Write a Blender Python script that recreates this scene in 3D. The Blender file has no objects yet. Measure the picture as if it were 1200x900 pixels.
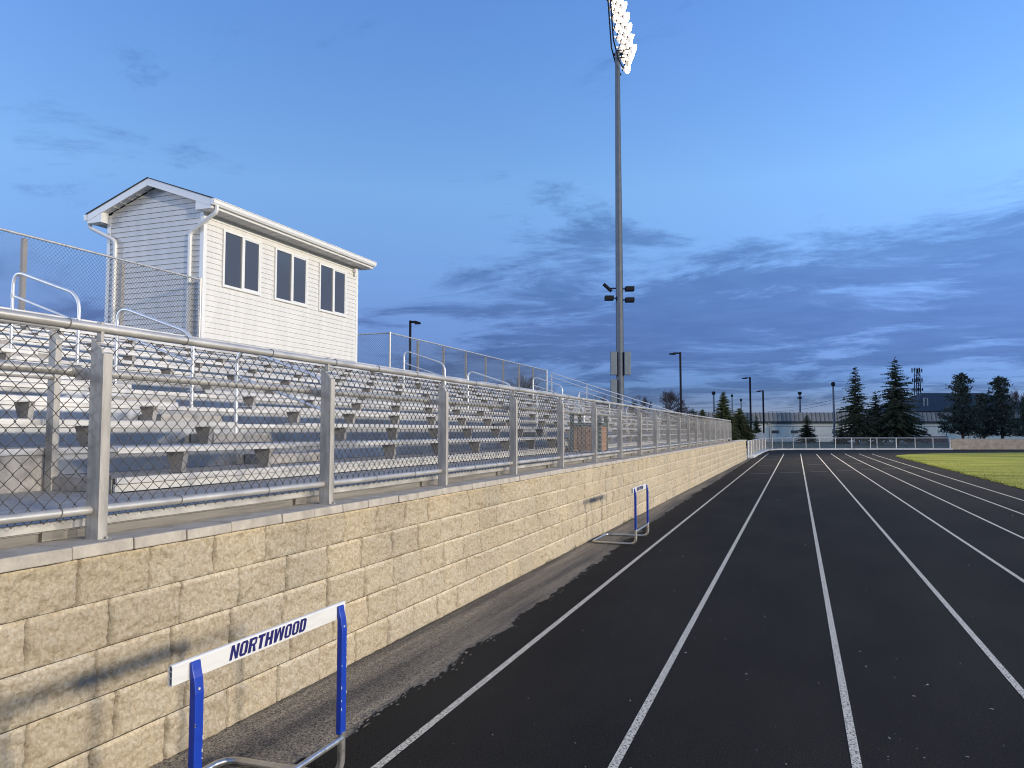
import bpy, math, random
import numpy as np
from mathutils import Vector, Matrix, noise as mnoise

random.seed(7)
SC = bpy.context.scene
COL = SC.collection
R = math.radians
PSI = math.atan(336 / 900)          # heading of the view, left of the straight
CS, SN = math.cos(PSI), math.sin(PSI)
TRK = 0.0032                        # the straight runs a third of a degree off the stand


def far(px, d, z=0.0):
    """a place d metres ahead along the view heading, px pixels across the photo"""
    xc = (px - 600) / 900 * d
    return Vector((xc * CS - d * SN, xc * SN + d * CS, z))


# ------------------------------------------------------------------ materials
def mat(name, base, rough=0.6, metal=0.0, var=0.0, vscale=8.0, bump=0.0, bscale=60.0, bdist=0.005,
        base2=None, spec=0.5, stretch=(1, 1, 1), detail=6.0, lo=0.35, hi=0.65, rvar=0.0):
    m = bpy.data.materials.new(name)
    m.use_nodes = True
    nt = m.node_tree
    N, L = nt.nodes, nt.links
    b = N['Principled BSDF']
    b.inputs['Base Color'].default_value = (*base, 1)
    b.inputs['Roughness'].default_value = rough
    b.inputs['Metallic'].default_value = metal
    b.inputs['Specular IOR Level'].default_value = spec
    if var or bump or base2 or rvar:
        tc = N.new('ShaderNodeTexCoord')
        mp = N.new('ShaderNodeMapping')
        mp.inputs['Scale'].default_value = stretch
        L.new(tc.outputs['Object'], mp.inputs['Vector'])
    if var or base2 or rvar:
        n = N.new('ShaderNodeTexNoise')
        n.inputs['Scale'].default_value = vscale
        n.inputs['Detail'].default_value = detail
        n.inputs['Roughness'].default_value = 0.65
        L.new(mp.outputs[0], n.inputs['Vector'])
        r = N.new('ShaderNodeValToRGB')
        r.color_ramp.elements[0].position = lo
        r.color_ramp.elements[1].position = hi
        c2 = base2 if base2 else tuple(c * (1 + var) for c in base)
        c1 = base if base2 else tuple(c * (1 - var) for c in base)
        r.color_ramp.elements[0].color = (*c1, 1)
        r.color_ramp.elements[1].color = (*c2, 1)
        L.new(n.outputs['Fac'], r.inputs['Fac'])
        L.new(r.outputs['Color'], b.inputs['Base Color'])
        if rvar:
            mr = N.new('ShaderNodeMapRange')
            mr.inputs['From Min'].default_value = 0.3
            mr.inputs['From Max'].default_value = 0.7
            mr.inputs['To Min'].default_value = rough - rvar
            mr.inputs['To Max'].default_value = rough + rvar
            L.new(n.outputs['Fac'], mr.inputs['Value'])
            L.new(mr.outputs[0], b.inputs['Roughness'])
    if bump:
        n2 = N.new('ShaderNodeTexNoise')
        n2.inputs['Scale'].default_value = bscale
        n2.inputs['Detail'].default_value = 5
        L.new(mp.outputs[0], n2.inputs['Vector'])
        bm = N.new('ShaderNodeBump')
        bm.inputs['Strength'].default_value = bump
        bm.inputs['Distance'].default_value = bdist
        L.new(n2.outputs['Fac'], bm.inputs['Height'])
        L.new(bm.outputs[0], b.inputs['Normal'])
    return m


def nodes(m):
    return m.node_tree.nodes, m.node_tree.links, m.node_tree.nodes['Principled BSDF']


M = {}
M['alu'] = mat('aluminium plank', (0.56, 0.54, 0.51), 0.47, 0.5, var=0.20, vscale=2.2, stretch=(6, 0.7, 6), bump=0.12, bscale=40, bdist=0.002, rvar=0.08)
M['alu_tread'] = mat('aluminium tread', (0.32, 0.30, 0.275), 0.6, 0.3, var=0.25, vscale=3, stretch=(5, 0.6, 5), bump=0.15, bscale=30, bdist=0.002, rvar=0.1)
M['riser'] = mat('aluminium riser', (0.50, 0.50, 0.50), 0.38, 0.65, var=0.22, vscale=0.9, stretch=(2, 1, 2), detail=3, rvar=0.1)
M['galv'] = mat('galvanised steel', (0.50, 0.50, 0.49), 0.5, 0.55, var=0.16, vscale=14, stretch=(1, 1, .4), bump=0.1, bscale=60, bdist=0.001, rvar=0.1)
M['postgalv'] = mat('weathered aluminium post', (0.335, 0.315, 0.285), 0.6, 0.3, var=0.30, vscale=9, stretch=(2, 2, .35), bump=0.15, bscale=50, bdist=0.002, rvar=0.1)
M['rail'] = mat('rail tube', (0.47, 0.45, 0.415), 0.45, 0.5, var=0.18, vscale=9, rvar=0.1, stretch=(1, .4, 1))
M['handrail'] = mat('handrail tube', (0.66, 0.66, 0.65), 0.35, 0.5, var=0.06, vscale=9)
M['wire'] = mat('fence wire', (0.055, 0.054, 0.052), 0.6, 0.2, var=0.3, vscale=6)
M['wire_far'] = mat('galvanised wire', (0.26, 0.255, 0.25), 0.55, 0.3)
M['wire_back'] = mat('dull galvanised wire', (0.07, 0.07, 0.07), 0.6, 0.2)
M['wire_tie'] = mat('tie wire', (0.16, 0.16, 0.16), 0.6, 0.3)
M['bracket'] = mat('seat bracket', (0.31, 0.295, 0.28), 0.65, 0.3, var=0.2, vscale=20)
M['fascia'] = mat('white fascia', (0.50, 0.49, 0.465), 0.55, 0.1, var=0.08, vscale=4)
M['board'] = mat('deck fascia', (0.17, 0.158, 0.14), 0.65, 0.2, var=0.3, vscale=4, stretch=(3, .4, 6))
M['plate'] = mat('stained end plate', (0.33, 0.31, 0.29), 0.6, 0.3, var=0.35, vscale=7)
M['cap'] = mat('concrete cap', (0.35, 0.315, 0.265), 0.9, 0, var=0.2, vscale=9, bump=0.5, bscale=90, bdist=0.004)
M['siding'] = mat('vinyl siding', (0.565, 0.555, 0.525), 0.6, 0, var=0.06, vscale=2.2, stretch=(2.5, 2.5, .35))
M['trim'] = mat('white trim', (0.62, 0.62, 0.60), 0.45, 0, var=0.03, vscale=5)
M['soffit'] = mat('soffit', (0.55, 0.54, 0.52), 0.6, 0)
M['shingle'] = mat('shingle', (0.035, 0.035, 0.04), 0.9, 0, var=0.4, vscale=30)
M['glass'] = mat('dark glass', (0.055, 0.058, 0.062), 0.05, 0, spec=0.9)
M['black'] = mat('black paint', (0.008, 0.009, 0.012), 0.7, 0, spec=.15)
M['darkpole'] = mat('dark bronze pole', (0.008, 0.009, 0.013), 0.7, 0, spec=.15)
M['mast'] = mat('mast steel', (0.085, 0.10, 0.122), 0.6, 0.3, var=0.12, vscale=3)
M['box'] = mat('grey cabinet', (0.12, 0.145, 0.165), 0.6, 0.1, var=0.1, vscale=5)
M['blue'] = mat('blue paint', (0.004, 0.034, 0.30), 0.42, 0, var=0.10, vscale=25, bump=0.1, bscale=50, bdist=0.001)
M['chip'] = mat('bare paint chip', (0.55, 0.55, 0.52), 0.5, 0.3)
M['hwhite'] = mat('hurdle board', (0.57, 0.565, 0.545), 0.45, 0, base2=(0.50, 0.495, 0.47), vscale=14, stretch=(1, .5, 3), lo=.45, hi=.75)
M['ink'] = mat('navy lettering', (0.008, 0.008, 0.095), 0.45, 0)
M['steel'] = mat('hurdle steel', (0.58, 0.56, 0.52), 0.33, 0.85, var=0.15, vscale=18, rvar=0.08)
M['green'] = mat('dark green frame', (0.02, 0.06, 0.055), 0.5, 0.1)
M['slat'] = mat('brown slat', (0.33, 0.16, 0.075), 0.7, 0, var=0.2, vscale=12)
M['bldg'] = mat('pale metal wall', (0.80, 0.75, 0.60), 0.6, 0, var=0.05, vscale=.6)
M['mansard'] = mat('standing seam', (0.36, 0.325, 0.27), 0.6, 0.1, var=0.12, vscale=.9)
M['bldgroof'] = mat('dark hip roof', (0.028, 0.034, 0.04), 0.85, 0, var=0.2, vscale=1)
M['teal'] = mat('dark teal band', (0.02, 0.045, 0.06), 0.6)
M['bark'] = mat('bark', (0.05, 0.038, 0.03), 0.95, 0, var=0.3, vscale=10)
M['spruce'] = mat('spruce needles', (0.014, 0.025, 0.015), 0.85, 0, base2=(0.028, 0.042, 0.023), vscale=1.2)
M['pine'] = mat('pine needles', (0.018, 0.030, 0.022), 0.85, 0, base2=(0.040, 0.058, 0.042), vscale=.9)
M['spruce_near'] = mat('young spruce needles', (0.030, 0.048, 0.020), 0.85, 0, base2=(0.075, 0.085, 0.030), vscale=1.6)
M['twig'] = mat('bare twigs', (0.075, 0.058, 0.052), 0.95)
M['kerb'] = mat('kerb concrete', (0.50, 0.49, 0.46), 0.9, 0, var=0.15, vscale=2)
M['speck'] = mat('pale grit', (0.38, 0.36, 0.32), 0.9)
M['weed'] = mat('weed', (0.06, 0.07, 0.025), 0.9)
M['lot'] = mat('grey panel', (0.33, 0.35, 0.38), 0.7, var=0.1, vscale=2)


def emit(name, col, s):
    m = bpy.data.materials.new(name)
    m.use_nodes = True
    b = m.node_tree.nodes['Principled BSDF']
    b.inputs['Base Color'].default_value = (.9, .9, .85, 1)
    b.inputs['Emission Color'].default_value = (*col, 1)
    b.inputs['Emission Strength'].default_value = s
    return m


M['lamp'] = emit('burning lamp', (1.0, 0.86, 0.56), 12.0)
M['reflector'] = emit('lit reflector', (1.0, 0.74, 0.40), 0.22)


# ------------------------------------------------------------------ mesh helpers
class MB:
    def __init__(s):
        s.v, s.f, s.mi = [], [], []

    def face(s, pts, mi=0):
        n = len(s.v)
        s.v += [tuple(p) for p in pts]
        s.f.append(list(range(n, n + len(pts))))
        s.mi.append(mi)

    def box(s, x0, x1, y0, y1, z0, z1, mi=0):
        n = len(s.v)
        s.v += [(x0, y0, z0), (x1, y0, z0), (x1, y1, z0), (x0, y1, z0), (x0, y0, z1), (x1, y0, z1), (x1, y1, z1), (x0, y1, z1)]
        for q in ((0, 3, 2, 1), (4, 5, 6, 7), (0, 1, 5, 4), (1, 2, 6, 5), (2, 3, 7, 6), (3, 0, 4, 7)):
            s.f.append([n + i for i in q])
            s.mi.append(mi)

    def hexa(s, p, mi=0):
        """eight corners, bottom ring then top ring"""
        n = len(s.v)
        s.v += [tuple(q) for q in p]
        for q in ((0, 3, 2, 1), (4, 5, 6, 7), (0, 1, 5, 4), (1, 2, 6, 5), (2, 3, 7, 6), (3, 0, 4, 7)):
            s.f.append([n + i for i in q])
            s.mi.append(mi)

    def prism(s, poly, axis, a0, a1, mi=0):
        """a 2D outline pushed along an axis ('x': outline is (y,z), 'y': (x,z), 'z': (x,y))"""
        def P(u, w, a):
            return (a, u, w) if axis == 'x' else (u, a, w) if axis == 'y' else (u, w, a)
        k = len(poly)
        n = len(s.v)
        s.v += [P(u, w, a0) for u, w in poly] + [P(u, w, a1) for u, w in poly]
        s.f.append(list(range(n, n + k))[::-1]); s.mi.append(mi)
        s.f.append(list(range(n + k, n + 2 * k))); s.mi.append(mi)
        for i in range(k):
            j = (i + 1) % k
            s.f.append([n + i, n + j, n + k + j, n + k + i]); s.mi.append(mi)

    def tube(s, path, r, k=8, caps=True, mi=0):
        path = [Vector(p) for p in path]
        rs = r if isinstance(r, (list, tuple)) else [r] * len(path)
        n0 = len(s.v)
        up = None
        for i, p in enumerate(path):
            d = (path[min(i + 1, len(path) - 1)] - path[max(i - 1, 0)])
            if d.length < 1e-9:
                d = Vector((0, 0, 1))
            d.normalize()
            if up is None:
                up = Vector((0, 0, 1)) if abs(d.z) < .9 else Vector((1, 0, 0))
            a = d.cross(up)
            if a.length < 1e-6:
                a = d.orthogonal()
            a.normalize()
            b = a.cross(d).normalized()
            up = b
            for j in range(k):
                t = 2 * math.pi * j / k
                s.v.append(tuple(p + rs[i] * (math.cos(t) * a + math.sin(t) * b)))
        for i in range(len(path) - 1):
            for j in range(k):
                q = n0 + i * k
                s.f.append([q + j, q + (j + 1) % k, q + k + (j + 1) % k, q + k + j]); s.mi.append(mi)
        if caps:
            s.f.append([n0 + j for j in range(k)][::-1]); s.mi.append(mi)
            q = n0 + (len(path) - 1) * k
            s.f.append([q + j for j in range(k)]); s.mi.append(mi)

    def build(s, name, m, parent=None, smooth=None, bevel=0.0, loc=None, rz=None):
        me = bpy.data.meshes.new(name)
        me.from_pydata(s.v, [], s.f)
        ms = m if isinstance(m, (list, tuple)) else [m]
        for q in ms:
            me.materials.append(q)
        if len(ms) > 1:
            me.polygons.foreach_set('material_index', s.mi)
        me.update()
        o = bpy.data.objects.new(name, me)
        COL.objects.link(o)
        if smooth:
            me.polygons.foreach_set('use_smooth', [True] * len(me.polygons))
            try:
                me.set_sharp_from_angle(angle=R(smooth))
            except Exception:
                pass
        if bevel:
            bv = o.modifiers.new('bevel', 'BEVEL')
            bv.width = bevel
            bv.segments = 2
            bv.limit_method = 'ANGLE'
            bv.angle_limit = R(40)
        if parent:
            o.parent = parent
        if loc is not None:
            o.location = loc
        if rz is not None:
            o.rotation_euler.z = rz
        return o


def tag(o, label, cat, group=None, kind=None):
    o['label'] = label
    if cat:
        o['category'] = cat
    if group:
        o['group'] = group
    if kind:
        o['kind'] = kind
    return o


def empty(name, loc=(0, 0, 0), rz=0.0):
    o = bpy.data.objects.new(name, None)
    COL.objects.link(o)
    o.location = loc
    o.rotation_euler.z = rz
    o.empty_display_size = 0.2
    return o


def copy_tree(o, parent=None):
    c = o.copy()
    COL.objects.link(c)
    c.parent = parent
    for ch in list(o.children):
        copy_tree(ch, c)
    return c


def dup(o, loc, parent):
    c = o.copy()
    COL.objects.link(c)
    c.parent = parent
    c.location = loc
    return c


def structure(o, label):
    o['kind'] = 'structure'
    o['label'] = label
    o['category'] = 'ground'
    return o


def arc(c, r, a0, a1, n, ax, ay):
    return [Vector(c) + r * (math.cos(a0 + (a1 - a0) * i / n) * Vector(ax) + math.sin(a0 + (a1 - a0) * i / n) * Vector(ay)) for i in range(n + 1)]


def rounded(path, r, n=5):
    """round the corners of a polyline"""
    P = [Vector(p) for p in path]
    out = [P[0]]
    for i in range(1, len(P) - 1):
        a, b, c = P[i - 1], P[i], P[i + 1]
        rr = min(r, (a - b).length * .49, (c - b).length * .49)
        p, q = b + (a - b).normalized() * rr, b + (c - b).normalized() * rr
        for k in range(n + 1):
            t = k / n
            out.append((1 - t) ** 2 * p + 2 * t * (1 - t) * b + t * t * q)
    out.append(P[-1])
    return out


def chainlink(name, pts, z0, z1, m, parent, w=0.07, h=0.07, r=0.0019, k=3, wave=0.0035):
    """woven zigzag wires along a ground polyline; z0/z1 constant"""
    V, F = [], []
    base = 0
    nh = max(2, int(round((z1 - z0) / (h / 2))))
    zz = np.linspace(z0, z1, nh + 1)
    for a, b in zip(pts[:-1], pts[1:]):
        a, b = np.array(a[:2], float), np.array(b[:2], float)
        Lg = np.linalg.norm(b - a)
        u = (b - a) / Lg
        nn = np.array([-u[1], u[0]])
        n = max(2, int(round(Lg / (w / 2))))
        step = Lg / n
        for i in range(n):
            par = (np.arange(nh + 1) + i) % 2
            s = (i + par * 1.0) * step
            jit = np.random.RandomState(i).normal(0, .0012, nh + 1)
            s = s + jit
            off = np.where(par == 0, wave, -wave)
            cx = a[0] + u[0] * s + nn[0] * off
            cy = a[1] + u[1] * s + nn[1] * off
            ring = []
            for j in range(k):
                t = 2 * math.pi * j / k
                ring.append(np.stack([cx + r * (math.cos(t) * u[0] + math.sin(t) * nn[0]), cy + r * (math.cos(t) * u[1] + math.sin(t) * nn[1]), zz], 1))
            V.append(np.stack(ring, 1).reshape(-1, 3))
            idx = base + np.arange(nh)[:, None] * k + np.arange(k)[None]
            nx = base + np.arange(nh)[:, None] * k + (np.arange(k)[None] + 1) % k
            F.append(np.stack([idx, nx, nx + k, idx + k], 2).reshape(-1, 4))
            base += (nh + 1) * k
    V = np.concatenate(V); F = np.concatenate(F)
    me = bpy.data.meshes.new(name)
    me.vertices.add(len(V)); me.vertices.foreach_set('co', V.ravel())
    me.loops.add(F.size); me.loops.foreach_set('vertex_index', F.ravel().astype(np.int32))
    me.polygons.add(len(F)); me.polygons.foreach_set('loop_start', np.arange(0, F.size, 4, dtype=np.int32))
    me.polygons.foreach_set('use_smooth', np.ones(len(F), bool))
    me.update(calc_edges=True)
    me.materials.append(m)
    o = bpy.data.objects.new(name, me)
    COL.objects.link(o)
    o.parent = parent
    return o


# ------------------------------------------------------------------ ground
def tx(x, y):
    """track coordinates (the straight is turned slightly against the stand)"""
    return (x * math.cos(TRK) - y * math.sin(TRK), x * math.sin(TRK) + y * math.cos(TRK))


m = mat('rough grass', (0.030, 0.045, 0.020), 0.95, 0, base2=(0.055, 0.065, 0.030), vscale=0.6)
b = MB(); b.face([(-900, -300, -.035), (900, -300, -.035), (900, 1600, -.035), (-900, 1600, -.035)])
structure(b.build('ground', m), 'dull dark green grass stretching away past the track')

# raised ground behind the retaining wall
m = mat('gravel bank', (0.20, 0.19, 0.17), 0.95, 0, var=0.3, vscale=12, bump=.4, bscale=40, bdist=.01)
b = MB()
b.hexa([(-60, -30, -.03), (-2.98, -30, -.03), (-2.98, 42.2, -.03), (-60, 52, -.03), (-60, -30, .93), (-2.98, -30, .93), (-2.98, 42.0, .93), (-60, 46, .93)])
structure(b.build('terrace_ground', m), 'gravel bank under the bleachers behind the block wall')

# the apron between wall and track
m = mat('asphalt apron', (0.088, 0.082, 0.076), 0.95, 0, spec=.2, base2=(0.225, 0.20, 0.16), vscale=2.2, stretch=(2.2, .10, 1), lo=.38, hi=.66, bump=.9, bscale=170, bdist=.006, detail=4)
N, L, pb = nodes(m)
tc = N.new('ShaderNodeTexCoord'); n1 = N.new('ShaderNodeTexNoise'); n1.inputs['Scale'].default_value = 130; n1.inputs['Detail'].default_value = 4
L.new(tc.outputs['Object'], n1.inputs['Vector'])
rp = N.new('ShaderNodeValToRGB'); rp.color_ramp.elements[0].position = .34; rp.color_ramp.elements[1].position = .72
rp.color_ramp.elements[0].color = (.22, .22, .22, 1); rp.color_ramp.elements[1].color = (2.5, 2.4, 2.25, 1)
L.new(n1.outputs['Fac'], rp.inputs['Fac'])
mx = N.new('ShaderNodeMix'); mx.data_type = 'RGBA'; mx.blend_type = 'MULTIPLY'; mx.inputs[0].default_value = 1
src = pb.inputs['Base Color'].links[0].from_socket
L.new(src, mx.inputs[6]); L.new(rp.outputs[0], mx.inputs[7]); L.new(mx.outputs[2], pb.inputs['Base Color'])
b = MB()
b.face([(-2.95, -6, -.004), (-1.4, -6, -.004), (-1.6, 66, -.004), (-2.95, 66, -.004)])
structure(b.build('asphalt_apron', m), 'gritty grey asphalt strip along the foot of the block wall')

# running track
m = mat('black track rubber', (0.012, 0.0108, 0.0092), 0.95, 0, base2=(0.050, 0.045, 0.037), vscale=120, lo=.40, hi=.72, bump=.8, bscale=200, bdist=.005, spec=.10)
N, L, pb = nodes(m)
tc = N.new('ShaderNodeTexCoord'); n1 = N.new('ShaderNodeTexNoise'); n1.inputs['Scale'].default_value = .9; n1.inputs['Detail'].default_value = 7; n1.inputs['Roughness'].default_value = .6
mp = N.new('ShaderNodeMapping'); mp.inputs['Scale'].default_value = (1.3, .45, 1)
L.new(tc.outputs['Object'], mp.inputs[0]); L.new(mp.outputs[0], n1.inputs['Vector'])
rp = N.new('ShaderNodeValToRGB'); rp.color_ramp.elements[0].position = .3; rp.color_ramp.elements[1].position = .75
rp.color_ramp.elements[0].color = (.72, .72, .74, 1); rp.color_ramp.elements[1].color = (1.35, 1.32, 1.28, 1)
L.new(n1.outputs['Fac'], rp.inputs['Fac'])
mx = N.new('ShaderNodeMix'); mx.data_type = 'RGBA'; mx.blend_type = 'MULTIPLY'; mx.inputs[0].default_value = 1
src = pb.inputs['Base Color'].links[0].from_socket
L.new(src, mx.inputs[6]); L.new(rp.outputs[0], mx.inputs[7])
n3 = N.new('ShaderNodeTexNoise'); n3.inputs['Scale'].default_value = 38; n3.inputs['Detail'].default_value = 2
L.new(tc.outputs['Object'], n3.inputs['Vector'])
r3 = N.new('ShaderNodeValToRGB'); r3.color_ramp.elements[0].position = .735; r3.color_ramp.elements[1].position = .76
r3.color_ramp.elements[0].color = (0, 0, 0, 1); r3.color_ramp.elements[1].color = (1, 1, 1, 1)
L.new(n3.outputs['Fac'], r3.inputs['Fac'])
m2 = N.new('ShaderNodeMix'); m2.data_type = 'RGBA'
L.new(r3.outputs[0], m2.inputs[0]); L.new(mx.outputs[2], m2.inputs[6]); m2.inputs[7].default_value = (.10, .10, .095, 1)
L.new(m2.outputs[2], pb.inputs['Base Color'])
rnd = random.Random(3)


def edge_x(y):
    n = mnoise.fractal(Vector((y * .55, 3.1, 0)), .9, 2.1, 5)
    n2 = mnoise.fractal(Vector((y * 3.2, 9.4, 0)), .8, 2.1, 4)
    n3 = mnoise.noise(Vector((y * 14, 2.2, 0)))
    return -2.11 - .017 * min(max(y - 4, 0), 11) + .06 * n + .05 * n2 + .016 * n3


left = []
y = -6.0
while y < 52:
    left.append(tx(edge_x(y), y))
    y += .016 if y < 12 else .07
ring = left + [tuple(far(889, 55)[:2]), tuple(far(897, 60.4)[:2]), tuple(far(930, 62.0)[:2]), tuple(far(1118, 62.8)[:2]), tuple(far(1420, 62.8)[:2]), (90, 70), (90, -6)]
b = MB(); b.face([(p[0], p[1], 0) for p in ring])
track = structure(b.build('running_track', m), 'black all-weather running track with worn white lane lines')

# flakes of worn edge beyond the track border
m_fl = mat('pale grit flakes', (0.20, 0.18, 0.14), 0.95, 0, var=.45, vscale=60, bump=.8, bscale=150, bdist=.005)
b = MB()
fz = 0
for i in range(1300):
    u = rnd.random() ** 1.4
    yy = 1.3 + 34 * u
    n_ = mnoise.noise(Vector((yy * 1.1, 40.2, 0)))
    if n_ < -.05 and rnd.random() < .85:
        continue
    cx, cy = tx(edge_x(yy) + abs(rnd.gauss(0, .034)) - .015, yy)
    ln, wd = rnd.uniform(.004, .030), rnd.uniform(.003, .009)
    pts = []
    sk = rnd.uniform(-.3, .1)
    for k in range(9):
        a = 2 * math.pi * k / 9
        q = rnd.uniform(.55, 1.2)
        pts.append((cx + wd * q * math.cos(a) + sk * ln * q * math.sin(a), cy + ln * q * math.sin(a), .0025 + fz * .000004))
    fz += 1
    b.face(pts)
tag(b.build('grit', m_fl), 'pale grit and flakes scattered along the worn track edge', 'grit', kind='stuff')

# lane lines
m_line = mat('worn lane paint', (0.66, 0.60, 0.48), 0.9, 0, base2=(0.035, 0.034, 0.032), vscale=85, lo=.50, hi=.60, detail=6, spec=.2, bump=.5, bscale=330, bdist=.003)
Y0, RC = 54.0, 25.0
XIN = 5.46
cxc = XIN + RC
lane_x = [-1.79, -.80, .223, 1.185, 2.10, 2.95, 3.80, 4.57]
for i, x in enumerate(lane_x):
    w = .0215
    b = MB()
    pts = [(x, -4.0 + k * 6) for k in range(10)] + [(x, Y0)]
    rad = cxc - x
    arcs = [(cxc - rad * math.cos(t), Y0 + rad * math.sin(t)) for t in [R(3 * k) for k in range(1, 16)]]
    def off(sgn):
        return [tx(px + sgn * w, py) for px, py in pts] + [tx(cxc - (rad - sgn * w) * math.cos(R(3 * k)), Y0 + (rad - sgn * w) * math.sin(R(3 * k))) for k in range(1, 16)]
    A, B = off(-1), off(1)
    for k in range(len(A) - 1):
        if (A[k + 1][1] * CS - A[k + 1][0] * SN) > 51.5:
            break
        b.face([(*A[k], .0016), (*B[k], .0016), (*B[k + 1], .0016), (*A[k + 1], .0016)])
    o = b.build('lane_line', m_line, track)

# short cross marks far down the lanes
m_mark = mat('faded cross marks', (0.22, 0.20, 0.16), 0.9, 0, base2=(0.08, 0.075, 0.07), vscale=30, lo=.4, hi=.6)
for i in range(7):
    for d0 in (27.5, 34.0, 41.5):
        b = MB()
        x0, x1 = lane_x[i] + .22, lane_x[i + 1] - .12
        yy = d0 + 1.2 * i * (.8 if d0 > 30 else .9) + 1.0
        p = [tx(x0, yy), tx(x1, yy), tx(x1, yy + .09), tx(x0, yy + .09)]
        b.face([(q[0], q[1], .0045) for q in p])
        b.build('cross_mark', m_mark, track)

# infield
m = mat('mown infield grass', (0.100, 0.118, 0.022), 0.95, 0, base2=(0.245, 0.245, 0.045), vscale=.55, spec=.1, stretch=(.25, 1.5, 1), lo=.36, hi=.64, bump=.2, bscale=25, bdist=.03)
b = MB()
fr = [tx(XIN, -6)] + [tx(XIN + rnd.uniform(-.05, .05), yy) for yy in np.arange(2, Y0 - 4, .6)]
fr += [tx(cxc - RC * math.cos(R(a)), Y0 - 4 + RC * .62 * math.sin(R(a))) for a in range(0, 91, 3)] + [tx(90, Y0 - 4 + RC * .62), tx(90, -6)]
b.face([(p[0], p[1], .014) for p in fr])
structure(b.build('infield_grass', m), 'floodlit yellow-green mown grass inside the track')
b = MB()
gr = random.Random(11)
for i in range(2600):
    t = gr.random()
    yy = 18 + 32 * t
    xx = XIN + gr.uniform(-.10, .12) + abs(gr.gauss(0, 1.2)) * (gr.random() < .6)
    px, py = tx(xx, yy)
    a = gr.uniform(0, math.pi); hh = gr.uniform(.02, .055); ww = .012
    dx, dy = math.cos(a) * ww, math.sin(a) * ww
    b.face([(px - dx, py - dy, .01), (px + dx, py + dy, .01), (px + gr.uniform(-.03, .03), py + gr.uniform(-.03, .03), .014 + hh)])
tag(b.build('grass', M['weed'] if False else m), 'short grass blades along the infield edge', 'grass', kind='stuff')

# specks on the rubber
b = MB()
for i in range(260):
    d = 2.2 + 22 * gr.random() ** 1.6
    px = gr.uniform(430, 1250)
    p = far(px, d)
    if p.x < -1.7 or p.x > 5:
        continue
    s = gr.uniform(.0012, .0028) * (2.0 if gr.random() < .06 else 1)
    l2 = s * gr.choice([1, 1, 1.4, 4])
    a = gr.uniform(0, 3.14)
    ca, sa = math.cos(a), math.sin(a)
    c = [(-l2, -s), (l2, -s), (l2, s), (-l2, s)]
    lo = [(p.x + ca * u - sa * v, p.y + sa * u + ca * v, .0015) for u, v in c]
    hi = [(p.x + .6 * (ca * u - sa * v), p.y + .6 * (sa * u + ca * v), .0015 + s * 1.2) for u, v in c]
    b.hexa(lo + hi)
tag(b.build('litter', M['speck']), 'tiny pale specks of grit and seed on the black track', 'grit', kind='stuff')

# ------------------------------------------------------------------ retaining wall
XW = -2.75
wall = tag(empty('retaining_wall', (XW, 0, 0)), 'long tan split-face block retaining wall with grey concrete cap beside the track', 'wall')
wall.rotation_euler.z = -.003
m_blk = mat('split face block', (0.46, 0.36, 0.22), 0.95, 0)
N, L, pb = nodes(m_blk)
tc = N.new('ShaderNodeTexCoord')
na = N.new('ShaderNodeTexNoise'); na.inputs['Scale'].default_value = 62; na.inputs['Detail'].default_value = 6; na.inputs['Roughness'].default_value = .7
L.new(tc.outputs['Object'], na.inputs['Vector'])
ra = N.new('ShaderNodeValToRGB'); ra.color_ramp.elements[0].position = .36; ra.color_ramp.elements[1].position = .54
ra.color_ramp.elements[0].color = (.30, .24, .155, 1); ra.color_ramp.elements[1].color = (.425, .366, .268, 1)
e = ra.color_ramp.elements.new(.80); e.color = (.56, .505, .41, 1)
L.new(na.outputs['Fac'], ra.inputs['Fac'])
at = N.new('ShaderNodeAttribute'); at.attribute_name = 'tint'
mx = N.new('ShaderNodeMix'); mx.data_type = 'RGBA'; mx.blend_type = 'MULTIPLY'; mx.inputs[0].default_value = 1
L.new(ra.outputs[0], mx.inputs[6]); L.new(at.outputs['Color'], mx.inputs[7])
nb = N.new('ShaderNodeTexNoise'); nb.inputs['Scale'].default_value = 1.1; nb.inputs['Detail'].default_value = 5
L.new(tc.outputs['Object'], nb.inputs['Vector'])
rb = N.new('ShaderNodeValToRGB'); rb.color_ramp.elements[0].position = .3; rb.color_ramp.elements[1].position = .7
rb.color_ramp.elements[0].color = (.88, .88, .89, 1); rb.color_ramp.elements[1].color = (1.07, 1.06, 1.04, 1)
L.new(nb.outputs['Fac'], rb.inputs['Fac'])
mx2 = N.new('ShaderNodeMix'); mx2.data_type = 'RGBA'; mx2.blend_type = 'MULTIPLY'; mx2.inputs[0].default_value = 1
L.new(mx.outputs[2], mx2.inputs[6]); L.new(rb.outputs[0], mx2.inputs[7]); L.new(mx2.outputs[2], pb.inputs['Base Color'])
bp = N.new('ShaderNodeBump'); bp.inputs['Strength'].default_value = .85; bp.inputs['Distance'].default_value = .014
L.new(na.outputs['Fac'], bp.inputs['Height']); L.new(bp.outputs[0], pb.inputs['Normal'])

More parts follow.
